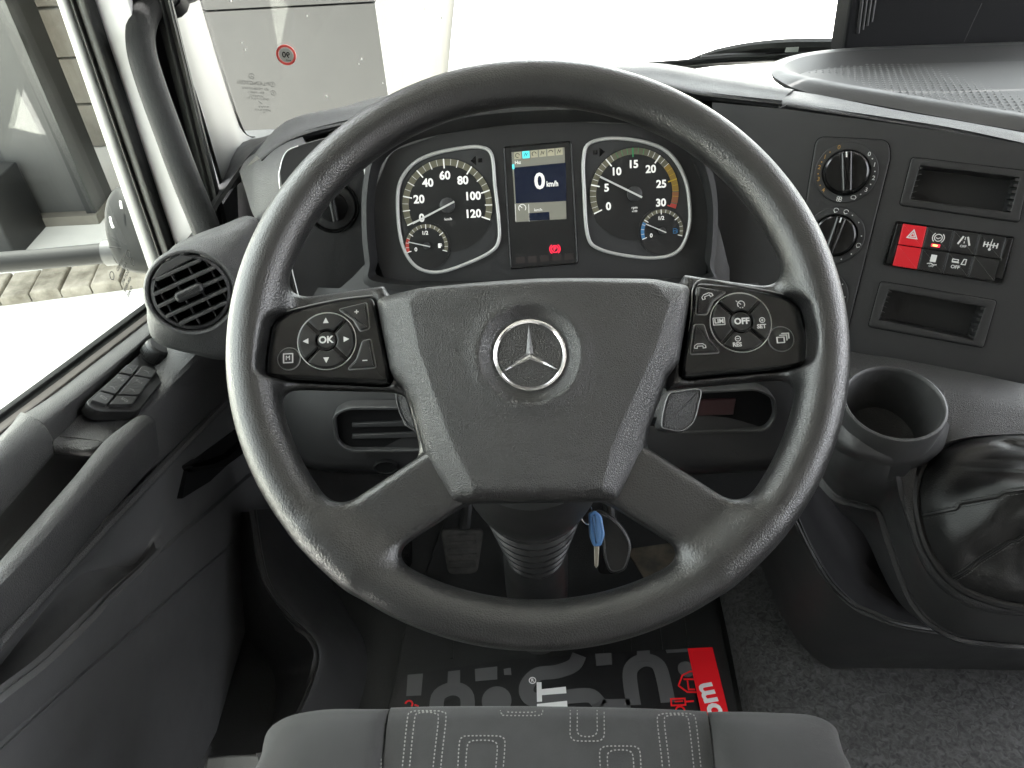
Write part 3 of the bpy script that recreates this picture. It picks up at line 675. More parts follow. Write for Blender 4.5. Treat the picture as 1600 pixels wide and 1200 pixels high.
part('passenger_side', sheet(np.array(slab_).reshape(2, 6, 3), .01, toward=FD.loc(CAM)), M_DASH, dash, angle=25)
part('sun_leak_filler', sheet(np.array([[FD.loc((x, y, z)) for x in (-.50, -.27)] for y, z in ((.84, 1.58), (1.08, 1.64))]), .006, toward=FD.loc(CAM)), M_DARK, dash, smooth=False)  # unseen filler added to block sun leaking in beside the vent
# pockets and plugs in it
FD2 = facing(840, 650, 0.872, 0, 14)
for pts, nm in (([(524, 650), (545, 640), (660, 640), (660, 702), (545, 702), (528, 690)], 'slot'), ([(1040, 618), (1180, 610), (1206, 622), (1210, 650), (1196, 670), (1040, 674)], 'slot')):
    o = roundpoly([FD2.px(x, y, .006)[:2] for x, y in pts], .008, 4)
    v, f = ringplate(inset(o, -.004), o, -.010, .008, .003); q = part('slot_frame', localise(([FD2.o + FD2.u * a + FD2.v * b + FD2.w * c for a, b, c in v], f), FD), M_LOWER, dash)
    v, f = prism(o, -.02, .0005, 0); part('slot_floor', localise(([FD2.o + FD2.u * a + FD2.v * b + FD2.w * c for a, b, c in v], f), FD), M_DARK, q)
    for yy in ((662, 668), (680, 686)) if pts[0][0] < 600 else ((632, 648),):
        v, f = prism([FD2.px(x, y, .004)[:2] for x, y in ((550, yy[0]), (655, yy[0] - 4), (655, yy[1] - 2), (550, yy[1]))] if pts[0][0] < 600 else [FD2.px(x, y, .004)[:2] for x, y in ((1090, 626), (1150, 624), (1146, 648), (1088, 650))], -.01, .004, .001)
        part('slot_rib_or_reflection', localise(([FD2.o + FD2.u * a + FD2.v * b + FD2.w * c for a, b, c in v], f), FD), M_LOWER if pts[0][0] < 600 else mat('maroon reflection', (.03, .006, .007), .5), q)  # right-hand maroon piece: a reddish reflection put into the colour
for x, y in ((602, 733), (1138, 716)):
    c = FD2.px(x, y, .010); v, f = shift(lathe([(.0145, -.02), (.0145, .0), (.013, .002), (.0115, .0005), (.0001, .0005)], 28), c[0], c[1], .006)
    part('round_plug', localise(([FD2.o + FD2.u * a + FD2.v * b * .62 + FD2.w * c_ + FD2.v * (c[1] * .38) for a, b, c_ in v], f), FD), M_DARK, dash)
# underside and bulkhead behind it (dark footwell)
FOOT = 1.10
# ================================================================== light switch panel (left of the cluster)
FL = facing(520, 345, 0.865, 14, 20)
lsp = thing('light_switch_panel', 'flat black panel with silver edges and a round light switch, left of the dials', 'switch panel', FL)
def lpx(p, w=0.0): return [FL.px(x, y, w)[:2] for x, y in p]
lo = roundpoly(lpx([(436, 262), (446, 236), (470, 226), (566, 200), (588, 470), (474, 482), (452, 400)]), .006, 4)
part('panel_plate', prism(lo, -.02, 0, .001), M_PANEL, lsp)
part('silver_edge', tube([(*a, .0005) for a in lpx([(566, 225), (574, 310), (588, 462)])], .0011, 8), M_SILVER, lsp)
part('silver_edge', tube([(*a, .0005) for a in lpx([(470, 476), (452, 400), (437, 290), (438, 262), (447, 238), (466, 228)])], .0006, 8), M_SILVER, lsp)
c = lpx([(520, 323)])[0]
part('switch_bezel', shift(lathe([(.029, 0), (.029, .002), (.0275, .003), (.0255, .001), (.024, -.002)], 48, cap=False), *c), M_GLOSS, lsp)
part('switch_ring', shift(lathe([(.0255, -.001), (.024, .002), (.018, .003), (.0001, .003)], 48), *c), M_SOFT, lsp)
kn = part('switch_knob', shift(lathe([(.0165, .002), (.0155, .008), (.014, .009), (.0001, .009)], 40), *c), M_DARK, lsp)
part('grip', prism(roundpoly([(c[0] - .0035, c[1] - .0155), (c[0] + .0035, c[1] - .0155), (c[0] + .0035, c[1] + .0155), (c[0] - .0035, c[1] + .0155)], .002), .008, .018, .002), M_SOFT, kn)
# rounded grained corner of the dash left of that panel
dpart('left_corner', grid3(rows(
    [(374, 268, 1.02), (384, 250, 1.02), (404, 236, 1.00), (440, 214, .99), (462, 204, .99)],
    [(384, 300, .97), (392, 258, .965), (416, 234, .955), (448, 216, .95), (470, 210, .95)],
    [(398, 340, .93), (402, 275, .92), (424, 244, .915), (452, 226, .915), (474, 217, .92)],
    [(428, 370, .90), (424, 290, .895), (434, 258, .89), (456, 234, .89), (478, 224, .895)],
    [(450, 400, .892), (436, 300, .885), (438, 262, .882), (458, 238, .882), (480, 228, .885)]), 5, 5), M_DASH)
# ================================================================== right-hand control panel, turned to the driver
FP = facing(1350, 330, 0.83, -25, 28)
rpn = thing('control_panel', 'black dash panel turned to the driver, carrying heater knobs, switches and two bins', 'control panel', FP)
def pp(p, w=0.0): return [FP.px(x, y, w)[:2] for x, y in p]
HOLES = [[(1437, 258), (1594, 277), (1579, 333), (1421, 312)], [(1388, 452), (1540, 479), (1521, 532), (1372, 500)]]
panel_o = pp([(1113, 470), (1113, 160), (1226, 170), (1400, 194), (1640, 231), (1610, 640), (1327, 560)])
# plate with two rectangular openings, cut by triangulating with holes
bm = bmesh.new(); edges = []
for lp_ in [panel_o] + [pp(h) for h in HOLES]:
    vs = [bm.verts.new((a, b, 0)) for a, b in lp_]; edges += [bm.edges.new((vs[i], vs[(i + 1) % len(vs)])) for i in range(len(vs))]
bmesh.ops.triangle_fill(bm, use_beauty=True, use_dissolve=False, edges=edges)
for fc in bm.faces:
    if fc.normal.z < 0: fc.normal_flip()
r = bmesh.ops.extrude_face_region(bm, geom=bm.faces[:]); bmesh.ops.translate(bm, verts=[v for v in r['geom'] if isinstance(v, bmesh.types.BMVert)], vec=(0, 0, -.012))
bmesh.ops.recalc_face_normals(bm, faces=bm.faces[:])
me = D.meshes.new('panel_plate'); bm.to_mesh(me); bm.free(); part_mesh('panel_plate', me, M_PANEL, rpn, smooth=False)
for k, (h, outer) in enumerate(zip(HOLES, ([(1425, 246), (1608, 268), (1592, 347), (1406, 320)], [(1376, 440), (1557, 470), (1536, 543), (1357, 510)]))):
    hi = roundpoly(pp(h, .001), .0015, 3); ho = roundpoly(pp(outer, .001), .003, 3)
    q = part('storage_bin', (lambda a: (a[0], a[1]))(cup(hi, .002, -.034, .001)), M_SOFT, rpn, label=('upper' if k == 0 else 'lower') + ' open storage bin')
    part('bin_frame', ringplate(ho, inset(hi, .0004), -.001, .0022, .0008), M_SOFT, q)
    part('bin_groove', ringplate(inset(ho, -.0010), ho, -.001, .0004), M_DARK, q)
    a, b, c_, d_ = [np.array(x) for x in pp(h, .001)]
    tl, tr = G(), G()
    for i in range(6):
        s = (i + .5) / 6; p = a + (d_ - a) * s; e = (b - a) / np.linalg.norm(b - a); n_ = (d_ - a) / np.linalg.norm(d_ - a) * .0018
        tl.add(prism([p - n_ - e * .001, p + e * .0045 - n_ * .3, p + n_ - e * .001], -.006, .0015))
        p = b + (c_ - b) * s; tr.add(prism([p - n_ - e * .004, p - e * .0035 + n_ * .5, p + e * .001 + n_ * .5, p - n_ + e * .001], -.02, .0012))
    part('bin_teeth', tl.get(), M_SOFT, q, smooth=False); part('bin_notches', tr.get(), M_SOFT, q, smooth=False)
# heater controls
hp = roundpoly(pp([(1276, 214), (1388, 220), (1391, 245), (1318, 540), (1226, 540), (1262, 300)]), [.010, .008, .006, .005, .005, .01], 5)
hc = part('heater_plate', prism(hp, -.002, .0028, .0012), M_SOFT, rpn)
part('plate_groove', ringplate(inset(hp, -.0012), hp, -.001, .0005), M_DARK, hc)
def knob(px, py, R, rk, ang, marks, txt):
    c = pp([(px, py)], .003)[0]; sc = np.hypot(*(np.array(pp([(px + 30, py)])[0]) - np.array(pp([(px - 30, py)])[0]))) / 60; R *= sc; rk *= sc
    k = part('heater_knob', shift(lathe([(rk * 1.06, .002), (rk * 1.06, .0045), (rk, .006), (rk * .97, .012), (rk * .9, .0135), (.0001, .0135)], 48), *c), M_GLOSS, rpn)
    part('knob_ring', shift(lathe([(R, .002), (R, .004), (R * .97, .0052), (rk * 1.1, .0052), (rk * 1.08, .003)], 64, cap=False), *c), M_PANEL, k)
    a = R_(ang); d = np.array([math.cos(a), math.sin(a)]); n = np.array([-d[1], d[0]]); c2 = np.array(c)
    part('grip', prism(roundpoly([c2 - d * rk * .95 - n * rk * .23, c2 + d * rk * .95 - n * rk * .26, c2 + d * rk * .95 + n * rk * .26, c2 - d * rk * .95 + n * rk * .23], rk * .12), .012, .0215, .003), M_GLOSS, k)
    part('pointer', bar2(c2 + d * rk * .66, c2 + d * rk * .9, .0014, .0212, .0220), M_WHITE, k, smooth=False)
    for s, A, m_ in txt:
        rr = (R + rk * 1.08) / 2; g = G()
        for ch, aa in zip(s, A):
            p = (c2[0] + rr * math.cos(R_(aa)), c2[1] + rr * math.sin(R_(aa)))
            g.add(arc2(p, .0004, 0, 360, .0006, .0051, .0056, 8) if ch == '.' else text(ch, .0062, p[0], p[1], .0053, bold=.00005))
        part('numerals', g.get(), m_, k, smooth=False)
    return k, c2, (R + rk * 1.08) / 2
M_AMBER = mat('amber print', (.32, .17, .03), .5)
k, c2, rr = knob(1322, 270, 50, 35, 104, None, [('0.1.2.3.4', [118, 138, 152, 164, 176, 190, 202, 216, 229], M_AMBER), ('0.1.2.3.', [50, 38, 24, 10, -4, -18, -32, -46], M_WHITE)])
g = G(); p = (c2[0] - .0005, c2[1] - rr)
for q in range(4): g.add(arc2((p[0] + .0016 * math.cos(q * math.pi / 2 + .8), p[1] + .0016 * math.sin(q * math.pi / 2 + .8)), .0013, 0, 360, .0005, .0051, .0057, 10))
p = (c2[0] + rr * math.cos(R_(-62)), c2[1] + rr * math.sin(R_(-62))); g.add(arc2(p, .0026, 20, 160, .0005, .0051, .0057, 10)); g.add(line2([(p[0] - .0026, p[1] + .001), (p[0] - .0018, p[1] - .0012), (p[0] + .0018, p[1] - .0012), (p[0] + .0026, p[1] + .001)], .0005, .0051, .0057))
part('symbol', g.get(), M_WHITE, k, smooth=False)
k, c2, rr = knob(1304, 368, 47, 33, 84, None, [('......', [62, 40, 8, -38, -62, -90], M_WHITE)])
g = G()
for aa in (100, 78, -14):
    p = (c2[0] + rr * math.cos(R_(aa)), c2[1] + rr * math.sin(R_(aa))); g.add(arc2(p, .0024, 10, 170, .0005, .0051, .0057, 10)); g.add(line2([(p[0] - .0024, p[1]), (p[0] - .001, p[1] - .0024), (p[0] + .0016, p[1] - .0012)], .0007, .0051, .0057))
part('symbol', g.get(), M_WHITE, k, smooth=False)
knob(1281, 462, 44, 31, 84, None, [('..', [40, 8], M_WHITE)])
# switch bank
so = pp([(1399, 345), (1585, 370), (1566, 444), (1379, 414)])
sb = part('switch_frame', ringplate(roundpoly(so, .003, 3), roundpoly(inset(so, .0008), .002, 3), -.001, .0030, .0008), M_GLOSS, rpn)
part('switch_bed', prism(inset(so, .0007), -.001, .0008), M_DARK, sb)
M_HAZ = mat('red switch', (.52, .006, .014), .42, grain=(1500, .1, 'fine'))
tx, bx = [1411, 1449, 1491, 1531, 1573], [1394, 1433, 1473, 1513, 1554]
def sq(c0, c1, r0, r1):
    def P(c, r):
        t, b = np.array([tx[c], 349 + (tx[c] - 1411) * .133]), np.array([bx[c], 415.5 + (bx[c] - 1394) * .155]); return tuple(t + (b - t) * r)
    return [P(c0, r0), P(c1, r0), P(c1, r1), P(c0, r1)]
for c_ in range(4):
    for r_ in range(2):
        o = inset(pp(sq(c_, c_ + 1, r_ * .5, r_ * .5 + .5), .004), .0004); haz = c_ == 0
        L = [[(x, y, .0) for x, y in ccw(o)]]
        sw = part('rocker_switch', prism(roundpoly(o, .0008, 2), .0, .0048 if r_ == 0 else .0040, .0008), M_HAZ if haz else M_KEY, rpn, label='red hazard switch' if haz else None)
        ctr = np.mean(np.array(pp(sq(c_, c_ + 1, r_ * .5, r_ * .5 + .5), .005)), axis=0); z = .0052 if r_ == 0 else .0044; x, y = ctr; y += .0015 if r_ == 0 else 0; g = G(); z0 = z - .001
        if (c_, r_) == (0, 0): g.add(line2([(x - .0048, y - .004), (x + .0048, y - .004), (x, y + .0045)], .0011, z0, z, True)); g.add(line2([(x - .0022, y - .0024), (x + .0022, y - .0024), (x, y + .0014)], .0007, z0, z, True))
        if (c_, r_) == (1, 0):
            g.add(arc2((x, y), .0036, 0, 360, .0008, z0, z)); g.add(arc2((x, y), .0055, 130, 230, .0008, z0, z)); g.add(arc2((x, y), .0055, -50, 50, .0008, z0, z)); g.add(line2([(x - .0022, y), (x - .0005, y - .001), (x + .0022, y + .0004)], .0008, z0, z))
            part('indicator_lamp', prism(rect(x - .0048, y - .0098, x + .0036, y - .0066, .0005), z0, z + .0002), M_WARN, sw, smooth=False)
            part('lit_lamp', prism(rect(x - .0034, y - .0091, x + .0012, y - .0073, .0004), z0, z + .0004), mat('amber lamp', (1, .4, .1), .4, emit=((1, .55, .12), .25)), sw, smooth=False)
        if (c_, r_) == (2, 0): g.add(line2([(x - .0055, y - .0035), (x - .002, y + .005)], .0016, z0, z)); g.add(line2([(x + .0055, y - .0035), (x + .002, y + .005)], .0016, z0, z)); g.add(line2([(x, y - .002), (x, y + .0)], .0008, z0, z)); g.add(line2([(x, y + .0014), (x, y + .0045)], .0007, z0, z)); g.add(text('OFF', .0034, x, y - .0052, z, bold=.00005))
        if (c_, r_) == (3, 0):
            g.add(line2([(x - .006, y), (x + .006, y)], .0009, z0, z)); g.add(line2([(x, y + .0035), (x, y - .0045)], .0009, z0, z)); g.add(arc2((x, y - .0045), .0008, 0, 360, .001, z0, z, 10)); g.add(text('1', .005, x + .0003, y + .0044, z))
            for sx in (-.006, .006, -.0028, .0028): g.add(line2([(x + sx, y - .0026), (x + sx, y + .0026)], .0011, z0, z))
        if (c_, r_) == (1, 1): g.add(prism(rect(x - .0025, y - .001, x + .003, y + .0065, .0004), z0, z)); g.add(line2([(x - .0045, y - .0035), (x - .001, y - .0025), (x + .002, y - .004), (x + .0048, y - .0032)], .0009, z0, z)); g.add(text('OFF', .0028, x, y - .0055, z))
        if (c_, r_) == (2, 1):
            g.add(line2([(x - .0066, y + .002), (x + .0002, y + .002)], .0009, z0, z)); g.add(line2([(x - .0064, y + .005), (x - .001, y + .005), (x - .001, y + .0028), (x - .0064, y + .0028)], .0008, z0, z, True)); g.add(line2([(x + .0025, y + .001), (x + .0062, y + .001), (x + .0062, y + .0064), (x + .004, y + .0064)], .0009, z0, z, True)); g.add(text('OFF', .0048, x - .0022, y - .0028, z, bold=.0001))
        if g.v: part('symbol', g.get(), M_WHITE, sw, smooth=False)
part('switch_divider', prism(pp([(1573, 372), (1583, 372), (1566, 436), (1554, 434)], .004), .0, .0046, .0008), M_GLOSS, sb)
part('switch_divider', prism(pp([(1402, 349), (1410, 350), (1393, 413), (1384, 412)], .004), .0, .0040, .0008), M_GLOSS, sb)
# grained lip over the panel and the tray behind it
tray = thing('dash_tray', 'grey open tray with a dotted mat on top of the dash, behind the control panel', 'dash tray', Frame(W(1420, 150, 1.0), (1, 0, 0), (0, 1, 0)))
FT = Frame(W(1420, 150, 1.0), (1, 0, 0), (0, 1, 0))
def tpart(name, A, m, thick=.006, par=None, **k): return part(name, localise(sheet(A, thick), FT), m, par or tray, **k)
tpart('front_lip', grid3(rows(
    [(1222, 156, .97), (1240, 142, .97), (1400, 172, .93), (1500, 189, .905), (1660, 218, .86)],
    [(1224, 152, .93), (1244, 149, .93), (1400, 178, .89), (1500, 195, .865), (1660, 224, .82)],
    [(1222, 160, .905), (1244, 158, .90), (1400, 186, .865), (1500, 204, .84), (1660, 236, .80)],
    [(1222, 172, .90), (1240, 170, .895), (1400, 194, .86), (1500, 211, .835), (1660, 246, .795)],
    [(1222, 180, .93), (1240, 178, .925), (1400, 203, .89), (1500, 220, .865), (1660, 256, .82)]), 6, 5), M_DASH)
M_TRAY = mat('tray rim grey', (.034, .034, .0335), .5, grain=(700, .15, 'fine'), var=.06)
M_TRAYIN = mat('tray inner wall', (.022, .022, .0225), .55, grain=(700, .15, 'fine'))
rim_out = [(1232, 150), (1207, 112), (1216, 98), (1260, 84), (1330, 76), (1450, 70), (1660, 62)]
rim_in = [(1262, 118), (1238, 112), (1232, 104), (1268, 92), (1335, 83), (1450, 77), (1660, 70)]
# rim: outer foot -> crest -> inner edge, swept round the tray's front, left end and back
ro = [W(*p) for p in ((1660, 216, .87), (1500, 188, .915), (1380, 166, .95), (1260, 144, .99), (1212, 122, 1.04), (1204, 106, 1.10), (1216, 94, 1.16), (1262, 82, 1.20), (1335, 74.5, 1.22), (1450, 70, 1.22), (1660, 63, 1.20))]
rc_ = [W(*p) for p in ((1660, 194, .875), (1500, 168, .925), (1380, 147, .96), (1270, 127, 1.0), (1222, 113, 1.05), (1212, 103, 1.10), (1222, 94, 1.155), (1262, 83, 1.19), (1335, 75.5, 1.205), (1450, 71, 1.21), (1660, 64, 1.19))]
ri = [W(*p) for p in ((1660, 186, .885), (1500, 161, .935), (1380, 141, .97), (1280, 123, 1.01), (1236, 112, 1.05), (1224, 104, 1.09), (1234, 96, 1.14), (1268, 86, 1.175), (1335, 79, 1.19), (1450, 74, 1.195), (1660, 67, 1.175))]
rb = [W(*p) for p in ((1660, 192, .90), (1500, 170, .95), (1380, 150, .985), (1290, 130, 1.02), (1256, 120, 1.05), (1248, 116, 1.08), (1262, 112, 1.11), (1300, 107, 1.135), (1350, 104, 1.15), (1450, 99, 1.15), (1660, 94, 1.13))]
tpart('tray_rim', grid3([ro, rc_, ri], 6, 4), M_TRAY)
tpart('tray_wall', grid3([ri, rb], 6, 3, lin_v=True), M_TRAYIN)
front, back = rb[:5], rb[5:][::-1]
fl = [np.array(a) for a in cr(rb[:6], 8, False)]; bl = [np.array(a) for a in cr(rb[5:][::-1], 8, False)]
bl = [np.array([np.interp(s, np.linspace(0, 1, len(bl)), [p[i] for p in bl]) for i in range(3)]) for s in np.linspace(0, 1, len(fl))]
tpart('tray_floor', np.array([[a + (b - a) * s for a, b in zip(fl, bl)] for s in np.linspace(0, 1, 6)]), mat('tray mat grey', (.028, .028, .028), .6), .003)
dots = G(); poly = np.array([FT.loc(p) for p in list(fl) + list(bl)[::-1]])
cen = poly.mean(0); _, _, vt = np.linalg.svd(poly - cen); nn = vt[2] * np.sign(vt[2][2])
gx = np.arange(poly[:, 0].min(), poly[:, 0].max(), .0095); PX, PY = np.meshgrid(gx, np.arange(poly[:, 1].min(), poly[:, 1].max(), .0125), indexing='ij')
PX = PX + (np.arange(PX.shape[1])[None, :] % 2) * .00475; ins = sd_poly([tuple(p[:2]) for p in poly], PX, PY) < -.004
for a, b in zip(PX[ins], PY[ins]):
    d2 = np.hypot(poly[:, 0] - a, poly[:, 1] - b); wt = 1 / (d2 + 1e-3) ** 3; pz = (wt * poly[:, 2]).sum() / wt.sum(); pz = cen[2] - ((a - cen[0]) * nn[0] + (b - cen[1]) * nn[1]) / nn[2]
    r0 = .0026; dots.add(([(a + r0 * math.cos(t), b + r0 * math.sin(t), pz - .001 - (nn[0] * r0 * math.cos(t) + nn[1] * r0 * math.sin(t)) / nn[2]) for t in (0, 1.05, 2.1, 3.14, 4.2, 5.25)] + [(a, b, pz + .0004)], [(0, 1, 6), (1, 2, 6), (2, 3, 6), (3, 4, 6), (4, 5, 6), (5, 0, 6)]))
part('mat_studs', dots.get(), mat('tray stud', (.075, .075, .074), .45), tray, kind='stuff')
# black ribbed panel behind the tray, by the windscreen's middle
FB = Frame(W(1335, 70, 1.23), (1, 0, 0), (0, .12, 1))
bp_ = thing('black_panel', 'tall black panel with a ribbed left edge rising behind the dash tray', 'panel', FB)
bo = [FB.px(x, y)[:2] for x, y in ((1316, 82), (1338, -60), (1700, -60), (1700, 66))]
part('panel_face', prism(bo, -.05, 0, .006, 4), mat('black soft panel', (.006, .0062, .0068), .65, grain=(900, .2, 'fine'), spec=.12), bp_)
for k in range(4):
    a, b = FB.px(1340 + k * 7, 52 - k * 6), FB.px(1350 + k * 7, -30)
    part('rib', tube([(a[0], a[1], .001), (b[0], b[1], .001)], .0028, 8, 1), M_SOFT, bp_)
sm = [FB.px(x, y) for x, y in ((1506, 66), (1534, 5))]; part('panel_seam', bar2(sm[0], sm[1], .0008, -.001, .0004), M_SOFT, bp_)
# ================================================================== cab shell: floor, bulkhead, roof, back wall, far side
FLZ = 1.15
M_FLOOR = mat('floor rubber', (.009, .0095, .0095), .55, grain=(500, .3, 'leather'))
def slab(name, lo, hi, m, **k):
    c = [(lo[i] + hi[i]) / 2 for i in range(3)]; s = [hi[i] - lo[i] for i in range(3)]
    return part(name, box(c, s), m, smooth=False, **k)
struct(slab('floor', (-.62, -.9, FLZ - .04), (1.62, 1.52, FLZ), M_FLOOR))
M_LINING = mat('grey lining', (.20, .199, .195), .8)
struct(slab('added_sun_shade', (-.64, 1.36, 2.60), (1.66, 2.1, 2.63), M_DARK))  # unseen slab added to keep the sun off the dash tray
struct(slab('bulkhead', (-.62, 1.40, FLZ), (1.62, 1.44, 1.62), M_DARK))
struct(slab('roof', (-.64, -.94, 2.68), (1.66, 1.38, 2.72), M_LINING))
struct(slab('rear_wall', (-.64, -.98, FLZ), (1.66, -.94, 2.68), M_LINING))
struct(slab('far_side_wall', (1.62, -.94, FLZ), (1.66, 1.40, 1.80), M_LOWER))
struct(slab('near_side_wall', (-.64, -.94, FLZ), (-.60, .05, 2.68), M_LINING))
struct(slab('near_side_sill', (-.60, .05, FLZ), (-.56, 1.40, 1.40), M_LOWER))
struct(slab('scuttle', (-.62, 1.36, 1.62), (1.62, 1.398, 1.668), mat('scuttle grey', (.12, .12, .115), .6)))

# ================================================================== steering column, pedals, keys
A_, B_ = W(829, 690, .66), W(842, 985, 1.10)
FCO = Frame(B_, (1, 0, 0), A_ - B_); 
colm = thing('steering_column', 'black steering column with a ribbed rubber boot below the wheel hub', 'steering column', flat(B_))
def lathe_ab(prof, n=40): return localise(lathe(prof, n, (A_, B_)), flat(B_))
M_COL = mat('column plastic', (.015, .015, .015), .42, grain=(1300, .15, 'fine'), var=.08)
part('shroud', lathe_ab([(.02, .0), (.060, .01), (.064, .05), (.058, .078), (.054, .090), (.048, .095), (.03, .097)]), M_COL, colm)
M_BOOT = mat('boot rubber', .015, .36, var=.06)
pr = []
for k in range(7):
    w = .090 + k * .0235; r = .0515 - .0185 * (k / 6); pr += [(r - .0065, w), (r + .0005, w + .007), (r + .0002, w + .011), (r - .0060, w + .019)]
part('rubber_boot', lathe_ab([(.02, .085)] + pr + [(.02, .32)], 56), M_BOOT, colm)
part('column_tube', lathe_ab([(.02, .22), (.030, .23), (.037, .262), (.0385, .34), (.038, .52), (.02, .53)]), M_COL, colm)
# paddles of the two stalks showing beside the hub
FS = facing(640, 645, 0.70, 0, 40)
def stalk(name, pts, label, c, hollow):
    F_ = facing(*c, 0.69, 0, 45); t_ = thing(name, label, 'stalk', F_)
    o = [F_.px(x, y)[:2] for x, y in pts]; o = cr(o, 5); g = prism(o, -.022, .004, .004, 4); part('paddle', g, M_GREY, t_)
    i_ = inset(o, .0018); part('paddle_edge', ringplate(inset(i_, -.0007), i_, .002, .0048, .0003), M_SATIN_DIM if hollow else M_GREY, t_)
    part('arm', tube([F_.loc(W(c[0], c[1] + 4, .70)), F_.loc(W((c[0] * 2 + 830) / 3, c[1] + 6, .73)), F_.loc(W(830, 650, .75))], .011, 10, 3), M_COL, t_)
stalk('left_stalk', [(618, 612), (628, 600), (642, 606), (654, 640), (662, 690), (650, 676), (634, 664), (622, 640)], 'grey indicator stalk beside the left edge of the hub', (640, 645), False)
stalk('right_stalk', [(1040, 618), (1060, 610), (1094, 608), (1092, 634), (1084, 660), (1066, 675), (1046, 674), (1030, 665)], 'grained grey control stalk with a bright edge beside the right edge of the hub', (1062, 642), True)
def pedal(name, pts, top, label, t, m):
    F_ = facing(*pts[0], t, 0, 38); t_ = thing(name, label, 'pedal', F_)
    o = roundpoly([F_.px(x, y)[:2] for x, y in pts], .010, 4); part('pedal_pad', prism(o, -.014, .0, .004), m, t_)
    cx = sum(p[0] for p in o) / len(o); ys = [p[1] for p in o]; g = G(); y0, y1 = min(ys), max(ys)
    xs = [p[0] for p in o]; wd = (max(xs) - min(xs)) * .34
    for k in range(6): v = y0 + (y1 - y0) * (k + 1) / 7; g.add(prism(rect(cx - wd, v - .0022, cx + wd, v + .0022, .001), -.002, .002, .001))
    part('tread_ribs', g.get(), m, t_)
    p = F_.px(*top); part('pedal_arm', tube([(cx, y1 - .012, -.012), (p[0], p[1], -.02), (p[0], p[1] + .10, -.06), (p[0], p[1] + .2, -.14)], .010, 10, 3), M_COL, t_)
M_PED = noise_mat('worn pedal rubber', (.022, .022, .021), (.07, .067, .062), 60, .7, .2)
pedal('brake_pedal', [(688, 828), (756, 828), (746, 897), (700, 899)], (728, 800), 'worn rubber brake pedal left of the column', 1.16, M_PED)
pedal('accelerator_pedal', [(935, 815), (982, 835), (984, 880), (966, 899), (934, 898)], (952, 790), 'dark accelerator pedal behind the hanging key', 1.16, M_DARK)
pedal('clutch_pedal', [(600, 830), (642, 838), (642, 890), (610, 900)], (622, 800), 'narrow clutch pedal half hidden by the left lower spoke', 1.16, M_DARK)
FBX = flat(W(1015, 890, z=FLZ))
hr = thing('heel_board', 'worn beige board on the floor right of the accelerator', 'board', FBX)
c = [FBX.loc(W(x, y, t)) for x, y, t in ((978, 858, 1.20), (1052, 848, 1.19), (1060, 886, 1.17), (1010, 908, 1.17))]
part('board', sheet(np.array([[c[0], c[1]], [c[3], c[2]]]), .012, toward=FBX.loc(CAM)), noise_mat('worn beige', (.13, .11, .078), (.04, .035, .03), 30, .8, .1), hr, smooth=False)
# key
FK = facing(930, 825, 0.72, 0, 45)
ky = thing('ignition_key', 'ignition key with a blue plastic head hanging below the hub', 'key', FK)
kp = lambda P: [FK.px(x, y)[:2] for x, y in P]
M_KB = mat('key blue', (.06, .155, .33), .38, var=.05)
o = roundpoly(kp([(919, 802), (930, 797), (940, 806), (945, 836), (939, 853), (927, 854), (921, 838)]), .0025, 4)
part('key_head', prism(o, -.003, .003, .0018), M_KB, ky); part('key_recess', prism(inset(o, .0035), .002, .0033, .0004), mat('key blue worn', (.08, .175, .34), .5), ky)
part('key_blade', prism(roundpoly(kp([(928, 852), (936, 852), (934.5, 884), (931.5, 888), (929, 884)]), .0006, 2), -.001, .001, .0004), mat('key steel', (.42, .39, .33), .35, 1.0), ky)
FKR = facing(917, 803, 0.725, 40, 35)
kr = thing('key_ring', 'small steel ring through the blue key', 'key ring', FKR)
part('ring', tube([(.0075 * math.cos(t), .011 * math.sin(t), 0) for t in np.linspace(0, 2 * math.pi, 15)[:-1]], .0009, 8, 3, True), M_CHROME, kr)
part('tag', prism(roundpoly([FKR.px(x, y)[:2] for x, y in ((932, 800), (946, 812), (954, 826), (948, 832), (938, 818))], .002), -.006, -.004, .001), M_SILVER, kr)

FKF = facing(962, 845, .735, -10, 40)
kf = thing('key_fob', 'dark leather fob hanging behind the blue key', 'key fob', FKF)
o = cr([FKF.px(x, y)[:2] for x, y in ((930, 800), (950, 803), (972, 822), (986, 848), (984, 868), (976, 890), (954, 894), (944, 872), (940, 838))], 5)
part('fob_pad', prism(o, -.004, .003, .0022), mat('fob leather', .010, .3, grain=(500, .1, 'leather')), kf)
part('fob_edge', ringplate(inset(o, .002), inset(o, .0028), .002, .0036, .0003), M_GREY, kf)
